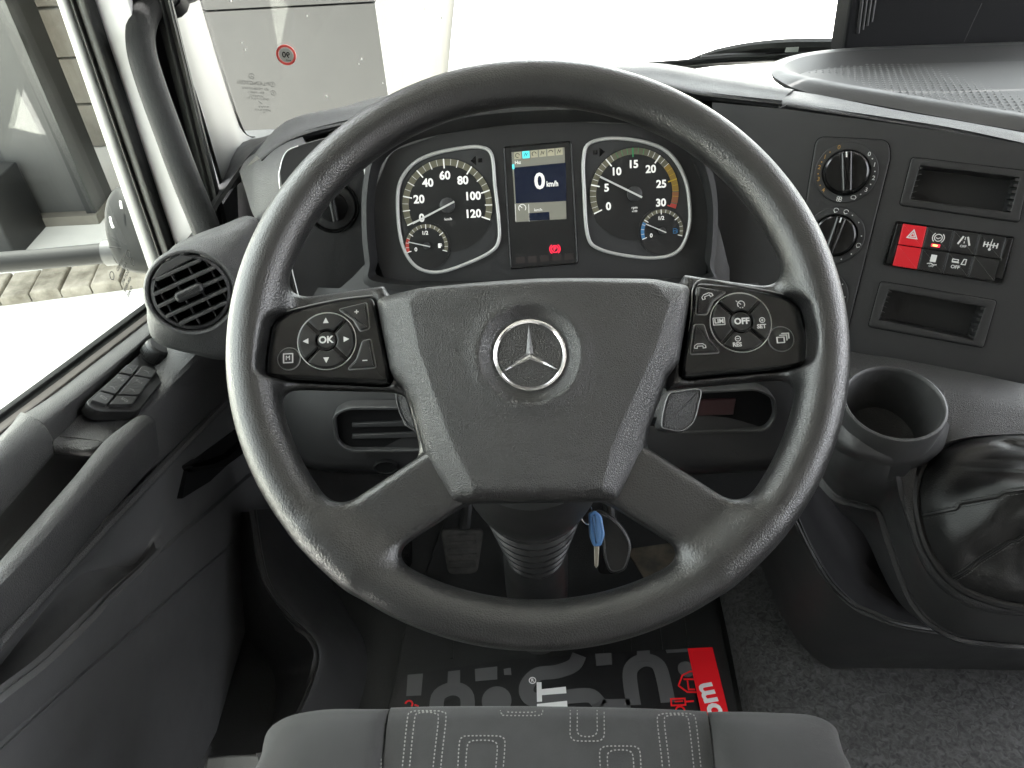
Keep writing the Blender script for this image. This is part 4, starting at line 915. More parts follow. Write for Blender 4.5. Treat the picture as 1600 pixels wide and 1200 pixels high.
# ================================================================== centre console, cup holder, gear gaiter
FCN = flat(W(1400, 1046, z=1.2))
con = thing('console', 'black console beside the driver with a deep side pocket', 'console', FCN)
def kpart(name, R, m, thick=.005, nu=5, nv=5, par=None, **k): return part(name, localise(sheet(grid3(rows(*R), nu, nv), thick), FCN), m, par or con, **k)
kpart('skirt', [
    [(1160, 800, 1.14), (1185, 872, 1.12), (1232, 980, 1.08), (1290, 1040, 1.06), (1345, 1045, 1.06), (1450, 1046, 1.06), (1700, 1052, 1.05)],
    [(1190, 790, 1.06), (1214, 860, 1.04), (1258, 945, 1.01), (1308, 993, .995), (1355, 1012, .985), (1455, 1024, .98), (1700, 1030, .97)],
    [(1222, 770, 1.00), (1246, 836, .98), (1284, 905, .955), (1324, 947, .945), (1362, 966, .937), (1440, 988, .925), (1700, 1014, .905)],
    [(1226, 766, .99), (1251, 830, .97), (1290, 900, .948), (1328, 941, .938), (1364, 960, .93), (1440, 982, .918), (1700, 1008, .90)],
    [(1232, 764, 1.00), (1258, 829, .98), (1296, 897, .958), (1332, 937, .948), (1367, 956, .94), (1440, 977, .928), (1700, 1002, .91)]], M_LOWER)
kpart('side_pocket', [
    [(1230, 766, 1.00), (1256, 829, .98), (1294, 898, .958), (1331, 938, .948), (1367, 957, .94), (1440, 978, .928), (1700, 1003, .91)],
    [(1250, 760, 1.14), (1285, 810, 1.14), (1325, 870, 1.13), (1355, 910, 1.12), (1390, 935, 1.1), (1440, 958, 1.06), (1700, 990, 1.0)],
    [(1260, 640, 1.16), (1300, 680, 1.15), (1350, 740, 1.14), (1390, 800, 1.12), (1420, 850, 1.1), (1450, 900, 1.06), (1700, 950, 1.0)]], M_DARK)
kpart('side_wall', [
    [(1250, 600, .84), (1308, 672, .742), (1340, 708, .722), (1384, 722, .718), (1398, 738, .742), (1409, 790, .756), (1441, 882, .75), (1492, 937, .745), (1560, 959, .74), (1700, 966, .73)],
    [(1256, 650, .84), (1300, 725, .775), (1332, 748, .758), (1370, 757, .758), (1390, 775, .774), (1402, 815, .78), (1436, 905, .77), (1488, 960, .765), (1560, 978, .76), (1700, 986, .75)],
    [(1255, 705, .88), (1302, 768, .85), (1335, 782, .84), (1366, 791, .832), (1380, 806, .83), (1394, 850, .822), (1431, 940, .812), (1484, 986, .802), (1560, 1001, .792), (1700, 1008, .78)],
    [(1254, 710, .885), (1300, 773, .856), (1333, 788, .846), (1363, 797, .838), (1377, 811, .836), (1391, 853, .828), (1428, 944, .818), (1482, 991, .808), (1560, 1006, .798), (1700, 1013, .79)],
    [(1262, 718, .96), (1306, 792, .96), (1340, 822, .95), (1358, 850, .95), (1378, 895, .94), (1404, 940, .93), (1440, 972, .91), (1490, 1002, .90), (1560, 1014, .88), (1700, 1020, .86)]], M_LOWER)
kpart('cup_apron', [
    [(1320, 640, .742), (1326, 656, .730), (1343, 674, .718), (1370, 689, .712), (1402, 694, .710), (1439, 686, .713), (1464, 667, .722), (1473, 644, .734)],
    [(1308, 655, .742), (1316, 676, .728), (1336, 694, .715), (1367, 704, .709), (1398, 708, .707), (1438, 700, .709), (1467, 678, .718), (1477, 648, .73)],
    [(1296, 672, .755), (1308, 694, .735), (1333, 711, .722), (1364, 720, .718), (1392, 725, .718), (1436, 716, .718), (1468, 692, .726), (1479, 657, .738)],
    [(1290, 690, .80), (1304, 712, .78), (1330, 730, .77), (1364, 738, .77), (1394, 740, .77), (1440, 728, .76), (1474, 702, .76), (1484, 664, .76)]], M_LOWER)
kpart('top', [
    [(1270, 525, .88), (1330, 549, .850), (1400, 560, .835), (1475, 574, .82), (1540, 587, .805), (1700, 622, .77)],
    [(1285, 560, .83), (1340, 590, .80), (1400, 600, .79), (1475, 605, .785), (1540, 620, .77), (1700, 650, .745)],
    [(1300, 610, .80), (1345, 645, .785), (1400, 660, .775), (1475, 655, .765), (1540, 655, .755), (1700, 664, .735)],
    [(1318, 650, .80), (1350, 702, .783), (1398, 730, .765), (1450, 705, .758), (1520, 682, .748), (1700, 676, .73)]], M_DASH)
kpart('gaiter_surround', [
    [(1372, 712, .785), (1398, 738, .766), (1409, 790, .761), (1441, 882, .751), (1492, 937, .746), (1560, 959, .741), (1700, 966, .731)],
    [(1376, 712, .778), (1402, 738, .759), (1413, 789, .754), (1445, 879, .745), (1495, 933, .74), (1560, 954, .735), (1700, 961, .725)],
    [(1420, 700, .764), (1431, 735, .757), (1432, 785, .752), (1452, 862, .743), (1497, 918, .739), (1560, 943, .734), (1700, 950, .724)],
    [(1430, 698, .77), (1441, 735, .765), (1442, 783, .76), (1462, 855, .75), (1503, 908, .746), (1560, 933, .74), (1700, 940, .73)]], M_DASH, nu=6)
FCU = facing(1398, 627, .716, -25, 80)
cuph = thing('cup_holder', 'round open cup holder moulded in charcoal plastic beside the control panel', 'cup holder', FCU)
RCU = .0425
part('cup_wall', lathe([(.0001, -.085), (.034, -.085), (.037, -.080), (RCU - .001, -.004), (RCU, -.001), (RCU + .0012, 0.0), (RCU + .0030, -.0008), (RCU + .0036, -.003), (RCU + .0035, -.012), (RCU + .0025, -.035)], 64, cap=False), M_LOWER, cuph)
FG = facing(1600, 800, .73, -18, 52)
ge = thing('gear_gaiter', 'creased black leather gear lever gaiter with stitched seams', 'gaiter', FG)
M_LEATHER = mat('gaiter leather', .012, .40, grain=(420, .10, 'leather'), var=.08)
M_STITCH = mat('black thread', .05, .6)
bd = [(1760, 690), (1600, 676), (1520, 682), (1466, 702), (1438, 735), (1432, 785), (1450, 856), (1492, 912), (1560, 942), (1640, 952), (1760, 948), (1840, 900), (1860, 800), (1840, 730)]
bo = np.array(cr([FG.px(x, y)[:2] for x, y in bd], 9)); nb = len(bo); apex = np.array(FG.px(1652, 760)[:2])
P = []; NR = 34
for i in range(NR + 1):
    s = i / NR; ring = []
    for j in range(nb):
        b = bo[j]; d = b - apex; th = math.atan2(d[1], d[0]); q = b + (apex - b) * (s * .88)
        h = -.006 + .088 * s ** 1.6 + .020 * math.sin(min(s * 5, 1) * math.pi / 2)
        fold = .009 * math.sin(5 * th + 4.2 * s + .6) * math.exp(-((s - .45) / .3) ** 2) + .0026 * math.sin(11 * th - 7 * s) * math.exp(-((s - .6) / .25) ** 2) + .0012 * math.sin(17 * th + 16 * s + 1) * (s * (1 - s) * 3)
        h += fold - .016 * math.exp(-((th - 2.55) / .22) ** 2 - ((s - .35) / .2) ** 2) + .014 * math.exp(-((th - 2.95) / .2) ** 2 - ((s - .55) / .2) ** 2) - .010 * math.exp(-((th + 2.25) / .14) ** 2 - ((s - .22) / .12) ** 2)
        ring.append((q[0], q[1], h))
    P.append(ring)
part('leather_bag', rings(P, False, True), M_LEATHER, ge, angle=0)
part('piping', tube([(*b, -.003) for b in bo[::3]], .0042, 8, 2, True), mat('gaiter piping', .010, .35), ge)
for j0, tw in ((49, -4.0), (62, 2.0)):
    sm_, st_ = [], G()
    for i in range(0, NR - 6):
        j = int(j0 + tw * i / NR) % nb; sm_.append(P[i][j])
    up = np.array([0, 0, .0008]); L_ = [tuple(np.array(p) + up) for p in sm_]
    part('seam', tube(L_, .0014, 6, 2), M_LEATHER, ge)
    C_ = np.array(cr(L_, 4, False)); tn = np.gradient(C_, axis=0); tn /= np.linalg.norm(tn, axis=1)[:, None]
    for k in range(2, len(C_) - 2, 3):
        sd_ = np.cross(tn[k], (0, 0, 1)); sd_ /= np.linalg.norm(sd_)
        for e in (-1, 1):
            c = C_[k] + sd_ * e * .0030 + np.array([0, 0, .0004]); st_.add(tube([c - tn[k] * .0011, c + tn[k] * .0011], .0004, 5, 1))
    part('stitches', st_.get(), M_STITCH, ge, kind='stuff')

# ================================================================== carpet, floor mat, printed paper
M_CARPET = mat('grey carpet', (.072, .0725, .072), .95, grain=(130, .8, 'carpet'), spec=.1)
ce = [(1180, 790), (1128, 860), (1120, 905), (1126, 940), (1142, 1015), (1160, 1110), (1190, 1260)]
cw = [W(x, y, z=FLZ + .003) for x, y in ce]
A = []
for p in cw:
    A.append([p, p + (.004, 0, .010), p + (.012, 0, .022), p + (.035, 0, .034), p + (.09, 0, .045), p + (.2, .0, .048), np.array([1.3, p[1], FLZ + .05])])
cg = part('carpet', sheet(grid3(A, 4, 5), .01, toward=(0.5, .5, 4)), M_CARPET); struct(cg)
FM = flat(W(850, 1000, z=FLZ + .004))
fm = thing('floor_mat', 'black ribbed rubber floor mat in the driver footwell', 'floor mat', FM)
mo = [FM.loc(W(x, y, z=FLZ + .004))[:2] for x, y in ((632, 990), (700, 800), (1060, 800), (1112, 900), (1122, 960), (1156, 1130), (600, 1130), (618, 1060))]
part('mat', prism(mo, -.002, .004, .002), M_FLOOR, fm)
for x0, x1 in ((708, 706), (940, 946), (985, 990), (1028, 1040), (1068, 1080)):
    a, b = FM.loc(W(x0, 930, z=FLZ + .008)), FM.loc(W(x1, 1030, z=FLZ + .008)); part('rib', bar2(a, b, .005, .003, .0065), M_FLOOR, fm, smooth=False)
FPA = flat(W(860, 1070, z=FLZ + .012))
pa = thing('paper_mat', 'black printed paper mat with grey shapes and a red edge lying on the floor', 'paper mat', FPA)
def ap(P, w=0): return [FPA.px(x, y, w)[:2] for x, y in P]
part('paper', prism(ap([(628, 1056), (795, 1031), (940, 1021), (1076, 1013), (1096, 1160), (600, 1160)]), -.0008, .0008), mat('paper black', (.006, .006, .0066), .55), pa, smooth=False)
M_PG = mat('paper grey print', (.085, .085, .088), .55); M_PR = mat('paper red', (.80, .006, .014), .5); M_PW = mat('paper white', (.78, .78, .78), .5)
gr = G(); H = (.0004, .0013)
for P in ([(637, 1055), (661, 1053), (658, 1087), (635, 1088)], [(742, 1046), (777, 1042), (777, 1062), (743, 1065)], [(787, 1046), (798, 1044), (799, 1055), (788, 1055)], [(930, 1022), (955, 1021), (956, 1039), (932, 1041)], [(1040, 1016), (1075, 1014), (1075, 1019), (1042, 1021)], [(700, 1050), (719, 1048), (719, 1075), (699, 1075)], [(995, 1018), (1015, 1017), (1016, 1034), (996, 1035)]): gr.add(prism(ap(P), .0004, .0017 if 690 < P[0][0] < 720 or 990 < P[0][0] < 1000 else .0013))
gr.add(line2(ap(cr([(682, 1120), (684, 1090), (700, 1078), (718, 1078), (730, 1090), (730, 1120)], 4, False)), .020, *H))
gr.add(prism(circ(*ap([(776, 1095)])[0], .021, 28), *H))
gr.add(line2(ap(cr([(905, 1024), (896, 1040), (870, 1050), (840, 1054), (824, 1070), (824, 1086), (838, 1094), (880, 1090), (920, 1087), (935, 1098), (942, 1104), (985, 1104)], 5, False)), .021, *H))
gr.add(line2(ap(cr([(990, 1102), (984, 1060), (988, 1042), (1005, 1032), (1024, 1036), (1034, 1052), (1044, 1098)], 5, False)), .0205, *H))
gr.add(prism(circ(*ap([(1072, 1046)])[0], .012, 20), *H))
part('grey_print', gr.get(), M_PG, pa, smooth=False)
part('red_band', prism(ap([(1074, 1014), (1113, 1012), (1140, 1122), (1097, 1122)]), .0004, .0016), M_PR, pa, smooth=False)
g = G(); H = (.0006, .0019)
g.add(prism(ap([(838.5, 1067), (846, 1067), (847, 1097), (839, 1097.5)]), *H)); g.add(prism(ap([(846, 1078), (884, 1074), (885, 1084), (846, 1087)]), *H)); g.add(prism(ap([(839, 1101), (886, 1096), (887, 1112), (839, 1115)]), *H))
q = ap([(832, 1064)])[0]; g.add(arc2(q, .0046, 0, 360, .0013, *H)); g.add(text('R', .0065, q[0], q[1], .0017, rot=0, bold=.0002))
part('white_lettering', g.get(), M_PW, pa, smooth=False)
q = ap([(1106, 1088)])[0]; part('white_lettering', text('.com', .040, q[0] + .001, q[1] - .020, .0018, rot=R_(97), bold=.0012), M_PW, pa, smooth=False)
g = G(); H = (.0006, .0017)
for P in ([(1060, 1072), (1066, 1056), (1078, 1050), (1086, 1050)], [(1060, 1072), (1074, 1082), (1088, 1082)], [(1068, 1062), (1088, 1062)], [(1074, 1064), (1076, 1078), (1086, 1078)], [(1084, 1096), (1072, 1097)]): g.add(line2(ap(P), .0022, *H))
part('house_icon', g.get(), M_PR, pa, smooth=False); g = G(); g.add(line2(ap([(1048, 1093), (1070, 1092), (1071, 1102), (1049, 1103)]), .002, *H, True)); g.add(line2(ap([(1054, 1097), (1067, 1096)]), .0018, *H)); q = ap([(1063, 1111)])[0]; g.add(arc2(q, .006, 0, 360, .0022, *H))
part('truck_icon', g.get(), M_PR, pa, smooth=False); g = G(); q = ap([(639, 1101)])[0]; g.add(arc2(q, .005, -40, 170, .0022, *H)); g.add(bar2(*ap([(648, 1102), (654, 1104)]), .002, *H))
part('curl_icon', g.get(), M_PR, pa, smooth=False)

# ================================================================== seat
FSE = flat(W(850, 1150, z=1.60))
seat = thing('driver_seat', 'dark grey fabric driver seat cushion with dotted white stitching', 'seat', FSE)
M_SEAT = fabric_mat('seat centre cloth', (.044, .044, .043), 2100, .7, .6)
M_BOL = fabric_mat('seat bolster cloth', (.036, .036, .036), 2500, .7, .55)
def spart(name, R, m, thick=.01, nu=5, nv=4, **k): return part(name, localise(sheet(grid3(R, nu, nv), thick), FSE), m, seat, **k)
def srow(pts): return [W(x, y, z=z) for x, y, z in pts]
zc = 1.600
spart('centre_panel', [srow([(598, 1190, zc - .14), (700, 1190, zc - .14), (850, 1190, zc - .14), (1000, 1190, zc - .14), (1118, 1190, zc - .14)]),
    srow([(604, 1130, zc - .05), (700, 1126, zc - .05), (850, 1125, zc - .05), (1000, 1128, zc - .05), (1110, 1134, zc - .05)]),
    srow([(611, 1106, zc - .012), (700, 1104, zc - .010), (850, 1104, zc - .010), (1000, 1107, zc - .010), (1104, 1112, zc - .012)]),
    srow([(607, 1116, zc - .004), (700, 1113, zc - .001), (850, 1113, zc - .001), (1000, 1116, zc - .001), (1106, 1120, zc - .004)]),
    srow([(604, 1140, zc - .002), (700, 1140, zc), (850, 1140, zc), (1000, 1140, zc), (1109, 1142, zc - .002)]),
    srow([(600, 1190, zc - .002), (700, 1190, zc), (850, 1190, zc), (1000, 1190, zc), (1114, 1190, zc - .002)]),
    srow([(594, 1290, zc - .002), (700, 1290, zc), (850, 1290, zc), (1000, 1290, zc), (1124, 1290, zc - .002)])], M_SEAT)
def bolster(name, C, label):
    # C: columns from the seam outwards, each a list (x, y, dz) from the front underside to the rear
    R = [[W(*C[c][r][:2], z=zc + C[c][r][2]) for c in range(len(C))] for r in range(len(C[0]))]
    spart(name, R, M_BOL, label=label)
bolster('bolster', [
    [(598, 1190, -.14), (602, 1128, -.05), (609, 1108, -.012), (605, 1118, -.005), (602, 1140, -.004), (598, 1190, -.004), (592, 1290, -.004)],
    [(570, 1190, -.14), (574, 1128, -.045), (576, 1108, -.004), (574, 1118, .006), (572, 1140, .010), (568, 1190, .012), (560, 1290, .012)],
    [(500, 1192, -.14), (504, 1132, -.045), (506, 1109, -.004), (504, 1120, .008), (502, 1145, .014), (496, 1190, .016), (486, 1290, .016)],
    [(440, 1200, -.14), (446, 1150, -.05), (446, 1122, -.012), (444, 1132, .000), (440, 1156, .006), (430, 1200, .010), (414, 1290, .010)],
    [(412, 1215, -.15), (420, 1185, -.08), (416, 1150, -.035), (412, 1160, -.026), (408, 1180, -.018), (396, 1210, -.012), (374, 1290, -.012)],
    [(428, 1240, -.16), (430, 1222, -.11), (424, 1186, -.09), (418, 1198, -.09), (412, 1216, -.09), (400, 1244, -.09), (376, 1304, -.09)]], 'left side bolster')
bolster('bolster', [
    [(1118, 1190, -.14), (1112, 1134, -.05), (1106, 1113, -.012), (1108, 1122, -.005), (1111, 1142, -.004), (1116, 1190, -.004), (1126, 1290, -.004)],
    [(1146, 1190, -.14), (1140, 1134, -.045), (1136, 1112, -.004), (1138, 1122, .006), (1141, 1144, .010), (1146, 1190, .012), (1156, 1290, .012)],
    [(1210, 1192, -.14), (1206, 1138, -.045), (1206, 1114, -.004), (1208, 1124, .008), (1212, 1148, .014), (1218, 1192, .016), (1230, 1290, .016)],
    [(1275, 1200, -.14), (1272, 1150, -.05), (1274, 1120, -.012), (1276, 1130, .000), (1282, 1154, .006), (1292, 1200, .010), (1308, 1290, .010)],
    [(1308, 1215, -.15), (1304, 1180, -.08), (1308, 1144, -.035), (1312, 1156, -.026), (1318, 1176, -.018), (1332, 1206, -.012), (1352, 1290, -.012)],
    [(1294, 1240, -.16), (1294, 1218, -.11), (1300, 1182, -.09), (1306, 1194, -.09), (1314, 1212, -.09), (1328, 1240, -.09), (1350, 1304, -.09)]], 'right side bolster')
st = G()
def zseat(y): return zc + .0012 - (.010 * max(0, (1113 - y) / 9) if y < 1113 else 0) - (.001 * (1140 - y) / 27 if 1113 <= y < 1140 else 0)
def dashes(P, step=6.2):
    C_ = np.array(cr(P, 14, False) if len(P) > 2 else [np.array(P[0]) + (np.array(P[1]) - np.array(P[0])) * s for s in np.linspace(0, 1, 60)])
    L_ = np.concatenate([[0], np.cumsum(np.linalg.norm(np.diff(C_, axis=0), axis=1))])
    for s in np.arange(1, L_[-1] - 3, step):
        a = [np.interp(s + e, L_, C_[:, k]) for e in (0, 3.0) for k in (0, 1)]
        p, q = W(a[0], a[1], z=zseat(a[1])), W(a[2], a[3], z=zseat(a[3])); d = q - p; n = np.cross(d, (0, 0, 1)); n /= np.linalg.norm(n) + 1e-9; n *= .00042
        up = np.array([0, 0, .0005]); v = [p - n, p + n, q + n, q - n]; st.add(([FSE.loc(x) for x in v] + [FSE.loc(x + up) for x in v], [(4, 5, 6, 7), (0, 1, 5, 4), (1, 2, 6, 5), (2, 3, 7, 6), (3, 0, 4, 7)]))
def U(x0, x1, ytop, ybot, lean=0.0, r=10, up=False):
    if not up: return [(x0 - lean, ybot), (x0 - lean * .5, (ytop + ybot) / 2), (x0, ytop + r), (x0 + r * .5, ytop + 2), (x0 + r * 1.4, ytop), (x1 - r * 1.4, ytop), (x1 - r * .5, ytop + 2), (x1, ytop + r), (x1 - lean * .5, (ytop + ybot) / 2), (x1 - lean, ybot)]
    return [(x0, ytop), (x0, (ytop + ybot) / 2), (x0, ybot - r), (x0 + r * .5, ybot - 2), (x0 + r * 1.4, ybot), (x1 - r * 1.4, ybot), (x1 - r * .5, ybot - 2), (x1, ybot - r), (x1, (ytop + ybot) / 2), (x1, ytop)]
dashes(U(637, 697, 1111, 1260, 14)); dashes(U(648, 685, 1113, 1260, 14))
dashes(U(718, 789, 1150, 1260, 6)); dashes(U(730, 777, 1157, 1260, 6))
dashes(U(782, 848, 1107, 1118, 0, 5, True)); dashes(U(792, 838, 1107, 1113, 0, 3, True))
dashes(U(891, 944, 1107, 1158, 0, 9, True)); dashes(U(902, 933, 1107, 1151, 0, 8, True))
dashes(U(937, 1000, 1166, 1260, -4)); dashes(U(949, 989, 1172, 1260, -4))
dashes(U(1027, 1087, 1115, 1260, -14)); dashes(U(1038, 1076, 1117, 1260, -14))
dashes([(596, 1185), (594, 1230)])
part('stitching', st.get(), mat('white thread', (.24, .24, .225), .7), seat, smooth=False, kind='stuff')
c = [FSE.loc(W(x, y, z=1.46)) for x, y in ((322, 1180), (420, 1176), (420, 1260), (300, 1260))]
part('side_cover', prism([p[:2] for p in c], -.20, -.14, .004), M_LOWER, seat)
# ================================================================== driver's door
FDR = Frame(W(150, 800, x=-.44), (0, 1, 0), (0, 0, 1))
door = thing('door', 'black driver door with padded top, armrest bar and pocket along the left side', 'door', FDR)
def xr(pts): return [W(a, b, x=c) for a, b, c in pts]
def door_part(name, R, m, thick=.005, nu=5, nv=4, par=None, **k): return part(name, localise(sheet(grid3([xr(r) for r in R], nu, nv), thick, ), FDR), m, par or door, **k)
_b = [W(a, b, x=-.512) for a, b in ((-60, 690), (0, 646), (120, 558), (244, 466))]; _b = _b + [np.array([-.505, 1.38, _b[-1][2] - .02])]
part('outer_skin', localise(sheet([_b, [p * (1, 1, 0) + (-.03, 0, 1.45) for p in _b], [p * (1, 1, 0) + (-.03, 0, .95) for p in _b]], .004, toward=(-3, .5, 1.5)), FDR), M_LOWER, door, smooth=False)
door_part('window_seal', [[(-60, 684, -.508), (0, 640, -.508), (120, 552, -.508), (244, 460, -.508)], [(-60, 692, -.500), (0, 648, -.500), (120, 560, -.500), (244, 468, -.500)], [(-60, 700, -.500), (0, 656, -.500), (120, 567, -.500), (244, 474, -.500)], [(-60, 708, -.495), (0, 664, -.495), (120, 574, -.495), (244, 480, -.495)]], M_RUBBER)
door_part('trim_reflection_strip', [[(-60, 706, -.494), (0, 662, -.494), (120, 573, -.494), (244, 479, -.494)], [(-60, 718, -.482), (0, 673, -.482), (120, 582, -.482), (244, 487, -.482)], [(-60, 726, -.480), (0, 680, -.480), (120, 588, -.480), (244, 493, -.480)]], mat('reflection tinted trim', (.07, .062, .057), .35))  # beige-pink colour stands in for a reflection along this strip
door_part('top_pad', [[(34, 648, -.482), (80, 618, -.482), (140, 572, -.482), (200, 526, -.482), (246, 490, -.482)],
    [(50, 652, -.462), (92, 622, -.462), (150, 578, -.462), (206, 534, -.462), (248, 500, -.462)],
    [(68, 662, -.450), (106, 632, -.450), (162, 588, -.450), (212, 545, -.450), (246, 514, -.452)],
    [(80, 682, -.452), (116, 650, -.455), (168, 604, -.46), (212, 562, -.465), (244, 528, -.47)],
    [(86, 690, -.456), (120, 655, -.46), (172, 608, -.465), (216, 566, -.47), (246, 532, -.475)]], M_GREY)
door_part('rear_pad', [[(-60, 722, -.482), (0, 680, -.482), (32, 644, -.484)], [(-60, 745, -.455), (0, 690, -.458), (48, 650, -.462)], [(-60, 790, -.440), (0, 720, -.444), (68, 664, -.450)], [(-60, 840, -.438), (0, 765, -.441), (80, 684, -.447)], [(-60, 876, -.442), (0, 803, -.445), (83, 706, -.450)], [(-60, 880, -.46), (0, 807, -.46), (85, 709, -.466)]], M_GREY)
door_part('grab_recess', [[(-60, 870, -.455), (0, 798, -.457), (82, 700, -.462), (150, 700, -.462)], [(-60, 905, -.470), (0, 832, -.472), (84, 734, -.475), (150, 720, -.475)], [(-60, 990, -.475), (0, 900, -.475), (90, 790, -.475), (160, 740, -.47)]], M_LOWER)
# ledge with the switches, running forward into the vent pod and down to the bead
door_part('ledge', [[(86, 684, -.458), (120, 650, -.462), (172, 603, -.466), (214, 563, -.466), (246, 525, -.455), (262, 505, -.45)],
    [(100, 682, -.450), (134, 652, -.452), (182, 612, -.453), (222, 574, -.448), (256, 540, -.425), (272, 522, -.41)],
    [(150, 688, -.425), (180, 668, -.425), (226, 630, -.421), (262, 598, -.410), (294, 566, -.385), (312, 546, -.37)],
    [(166, 694, -.417), (200, 676, -.416), (244, 640, -.412), (282, 606, -.402), (320, 576, -.38), (352, 552, -.362)],
    [(186, 712, -.414), (214, 694, -.413), (262, 660, -.410), (306, 622, -.398), (348, 590, -.378), (384, 566, -.358)],
    [(200, 770, -.416), (230, 738, -.415), (276, 700, -.412), (322, 656, -.402), (362, 618, -.384), (400, 580, -.362)]], M_GREY)
door_part('ledge_end', [[(84, 682, -.458), (104, 682, -.449), (150, 689, -.425), (160, 692, -.42)], [(84, 694, -.452), (104, 697, -.443), (140, 702, -.424), (156, 704, -.42)], [(84, 706, -.456), (104, 708, -.446), (138, 710, -.428), (154, 712, -.424)], [(86, 709, -.468), (106, 711, -.46), (140, 713, -.44), (156, 715, -.436)]], M_GREY)
# armrest bar
door_part('armrest_bar', [
    [(-60, 960, -.432), (0, 884, -.430), (60, 816, -.428), (118, 750, -.428), (148, 714, -.428), (172, 690, -.428), (216, 655, -.428), (222, 650, -.430)],
    [(-60, 951, -.412), (0, 877, -.411), (60, 809, -.410), (118, 743, -.409), (148, 706, -.409), (172, 681, -.410), (214, 651, -.412), (226, 648, -.422)],
    [(-60, 962, -.399), (0, 890, -.398), (63, 820, -.398), (123, 752, -.398), (157, 712, -.398), (186, 683, -.399), (222, 653, -.404), (234, 650, -.416)],
    [(-60, 982, -.393), (0, 909, -.392), (67, 836, -.392), (130, 766, -.392), (167, 723, -.392), (197, 690, -.393), (229, 659, -.400), (240, 656, -.412)],
    [(-60, 998, -.392), (0, 926, -.391), (70, 853, -.391), (136, 781, -.391), (173, 736, -.391), (203, 702, -.392), (234, 669, -.399), (244, 668, -.412)],
    [(-60, 1058, -.400), (0, 985, -.399), (76, 908, -.399), (150, 818, -.399), (190, 773, -.400), (219, 741, -.401), (241, 712, -.405), (249, 706, -.414)],
    [(-60, 1066, -.412), (0, 993, -.411), (78, 915, -.411), (152, 825, -.411), (192, 780, -.411), (221, 748, -.412), (243, 722, -.413), (251, 716, -.417)]], M_GREY, .006, 6, 4)
part('armrest_bead', localise(tube(xr([(-60, 1072, -.410), (0, 1000, -.410), (80, 914, -.410), (160, 829, -.410), (240, 745, -.411), (300, 682, -.406), (345, 636, -.392), (395, 586, -.362)]), .0058, 8, 5), FDR), M_GREY, door)
CX = [-60, 0, 60, 120, 170, 215, 255, 312, 366, 424]
def lr(ys, xs): return [(c + dx, y, x) for (c, (dx, y), x) in zip(CX, ys, xs)]
Z0 = lambda L: [(0, y) for y in L]
door_part('lower_panel', [
    lr(Z0([1074, 1004, 938, 874, 820, 772, 732, 678, 620, 558]), [-.418] * 7 + [-.412, -.395, -.37]),
    lr(Z0([1085, 1018, 948, 884, 834, 800, 760, 700, 644, 590]), [-.428, -.428, -.428, -.428, -.428, -.426, -.42, -.418, -.41, -.40]),
    lr([(0, 1106), (0, 1040), (2, 962), (-2, 903), (0, 886), (-2, 879), (4, 806), (4, 744), (2, 690), (0, 640)], [-.450, -.450, -.450, -.450, -.447, -.436, -.424, -.421, -.42, -.415]),
    lr([(0, 1134), (3, 1078), (8, 1026), (12, 964), (10, 918), (4, 884), (8, 842), (7, 796), (4, 752), (2, 708)], [-.412, -.412, -.412, -.412, -.413, -.415, -.420, -.421, -.42, -.42]),
    lr([(0, 1142), (4, 1087), (10, 1035), (15, 973), (14, 927), (9, 892), (9, 850), (8, 804), (5, 760), (3, 716)], [-.409, -.409, -.409, -.409, -.410, -.413, -.419, -.42, -.42, -.42]),
    lr(Z0([1215, 1160, 1108, 1056, 1014, 975, 940, 890, 843, 800]), [-.426] * 10),
    lr(Z0([1218, 1163, 1111, 1059, 1017, 978, 943, 893, 846, 803]), [-.430] * 10),
    lr(Z0([1222, 1167, 1115, 1063, 1021, 982, 947, 897, 850, 807]), [-.427] * 10),
    lr([(0, 1320), (0, 1290), (0, 1260), (0, 1220), (0, 1180), (0, 1140), (0, 1100), (-4, 1040), (-10, 960), (-20, 930)], [-.434] * 10),
    lr([(0, 1420), (0, 1410), (0, 1400), (0, 1380), (0, 1350), (0, 1310), (0, 1270), (-4, 1200), (-6, 1110), (-10, 1080)], [-.440] * 10)], M_DOORLOW, .006)
# door opener; a dark plate stands in for the shade in its pocket
dq = lambda P, w: [FDR.px(x, y, w)[:2] for x, y in P]
w0 = -.415 - FDR.o[0]
op = part('opener_pocket_shade', prism(roundpoly(dq([(285, 780), (293, 732), (312, 714), (372, 668), (420, 640), (420, 690), (372, 712), (330, 752)], w0), .004), w0 - .02, w0 - .0005, .001), M_DARK, door)
part('opener_handle', prism(roundpoly(dq([(294, 728), (312, 716), (330, 722), (352, 712), (400, 668), (405, 690), (350, 730), (300, 738)], w0 + .005), .006), w0 - .004, w0 + .008, .003, 4), M_GLOSS, op)
# window switches and mirror knob on the ledge
pts3 = [W(140, 640, x=-.447), W(215, 575, x=-.451), W(212, 640, x=-.424)]
e1 = pts3[1] - pts3[0]; nrm = np.cross(e1, pts3[2] - pts3[0]); nrm *= np.sign(nrm[2]) or 1; nrm /= np.linalg.norm(nrm)
FSW = Frame(W(195, 605, x=-.437) + nrm * .003, np.cross(e1, nrm), e1); sgn = 1 if FSW.w.dot(nrm) > 0 else -1
if sgn < 0: FSW = Frame(FSW.o, -FSW.u, FSW.v)
M_SWI = mat('switch grey', (.040, .040, .040), .36, grain=(1500, .15, 'fine'))
wsw = thing('window_switches', 'door switch panel with two columns of window switches and a round mirror knob', 'switch panel', FSW)
sp_ = lambda P, w=0.0: [FSW.px(x, y, w)[:2] for x, y in P]
part('panel_plate', prism(roundpoly(sp_([(132, 630), (182, 586), (226, 546), (262, 552), (282, 562), (216, 644), (150, 644)]), [.01, .02, .008, .004, .006, .010, .008], 4), -.012, .0015, .0015), M_SOFT, wsw)
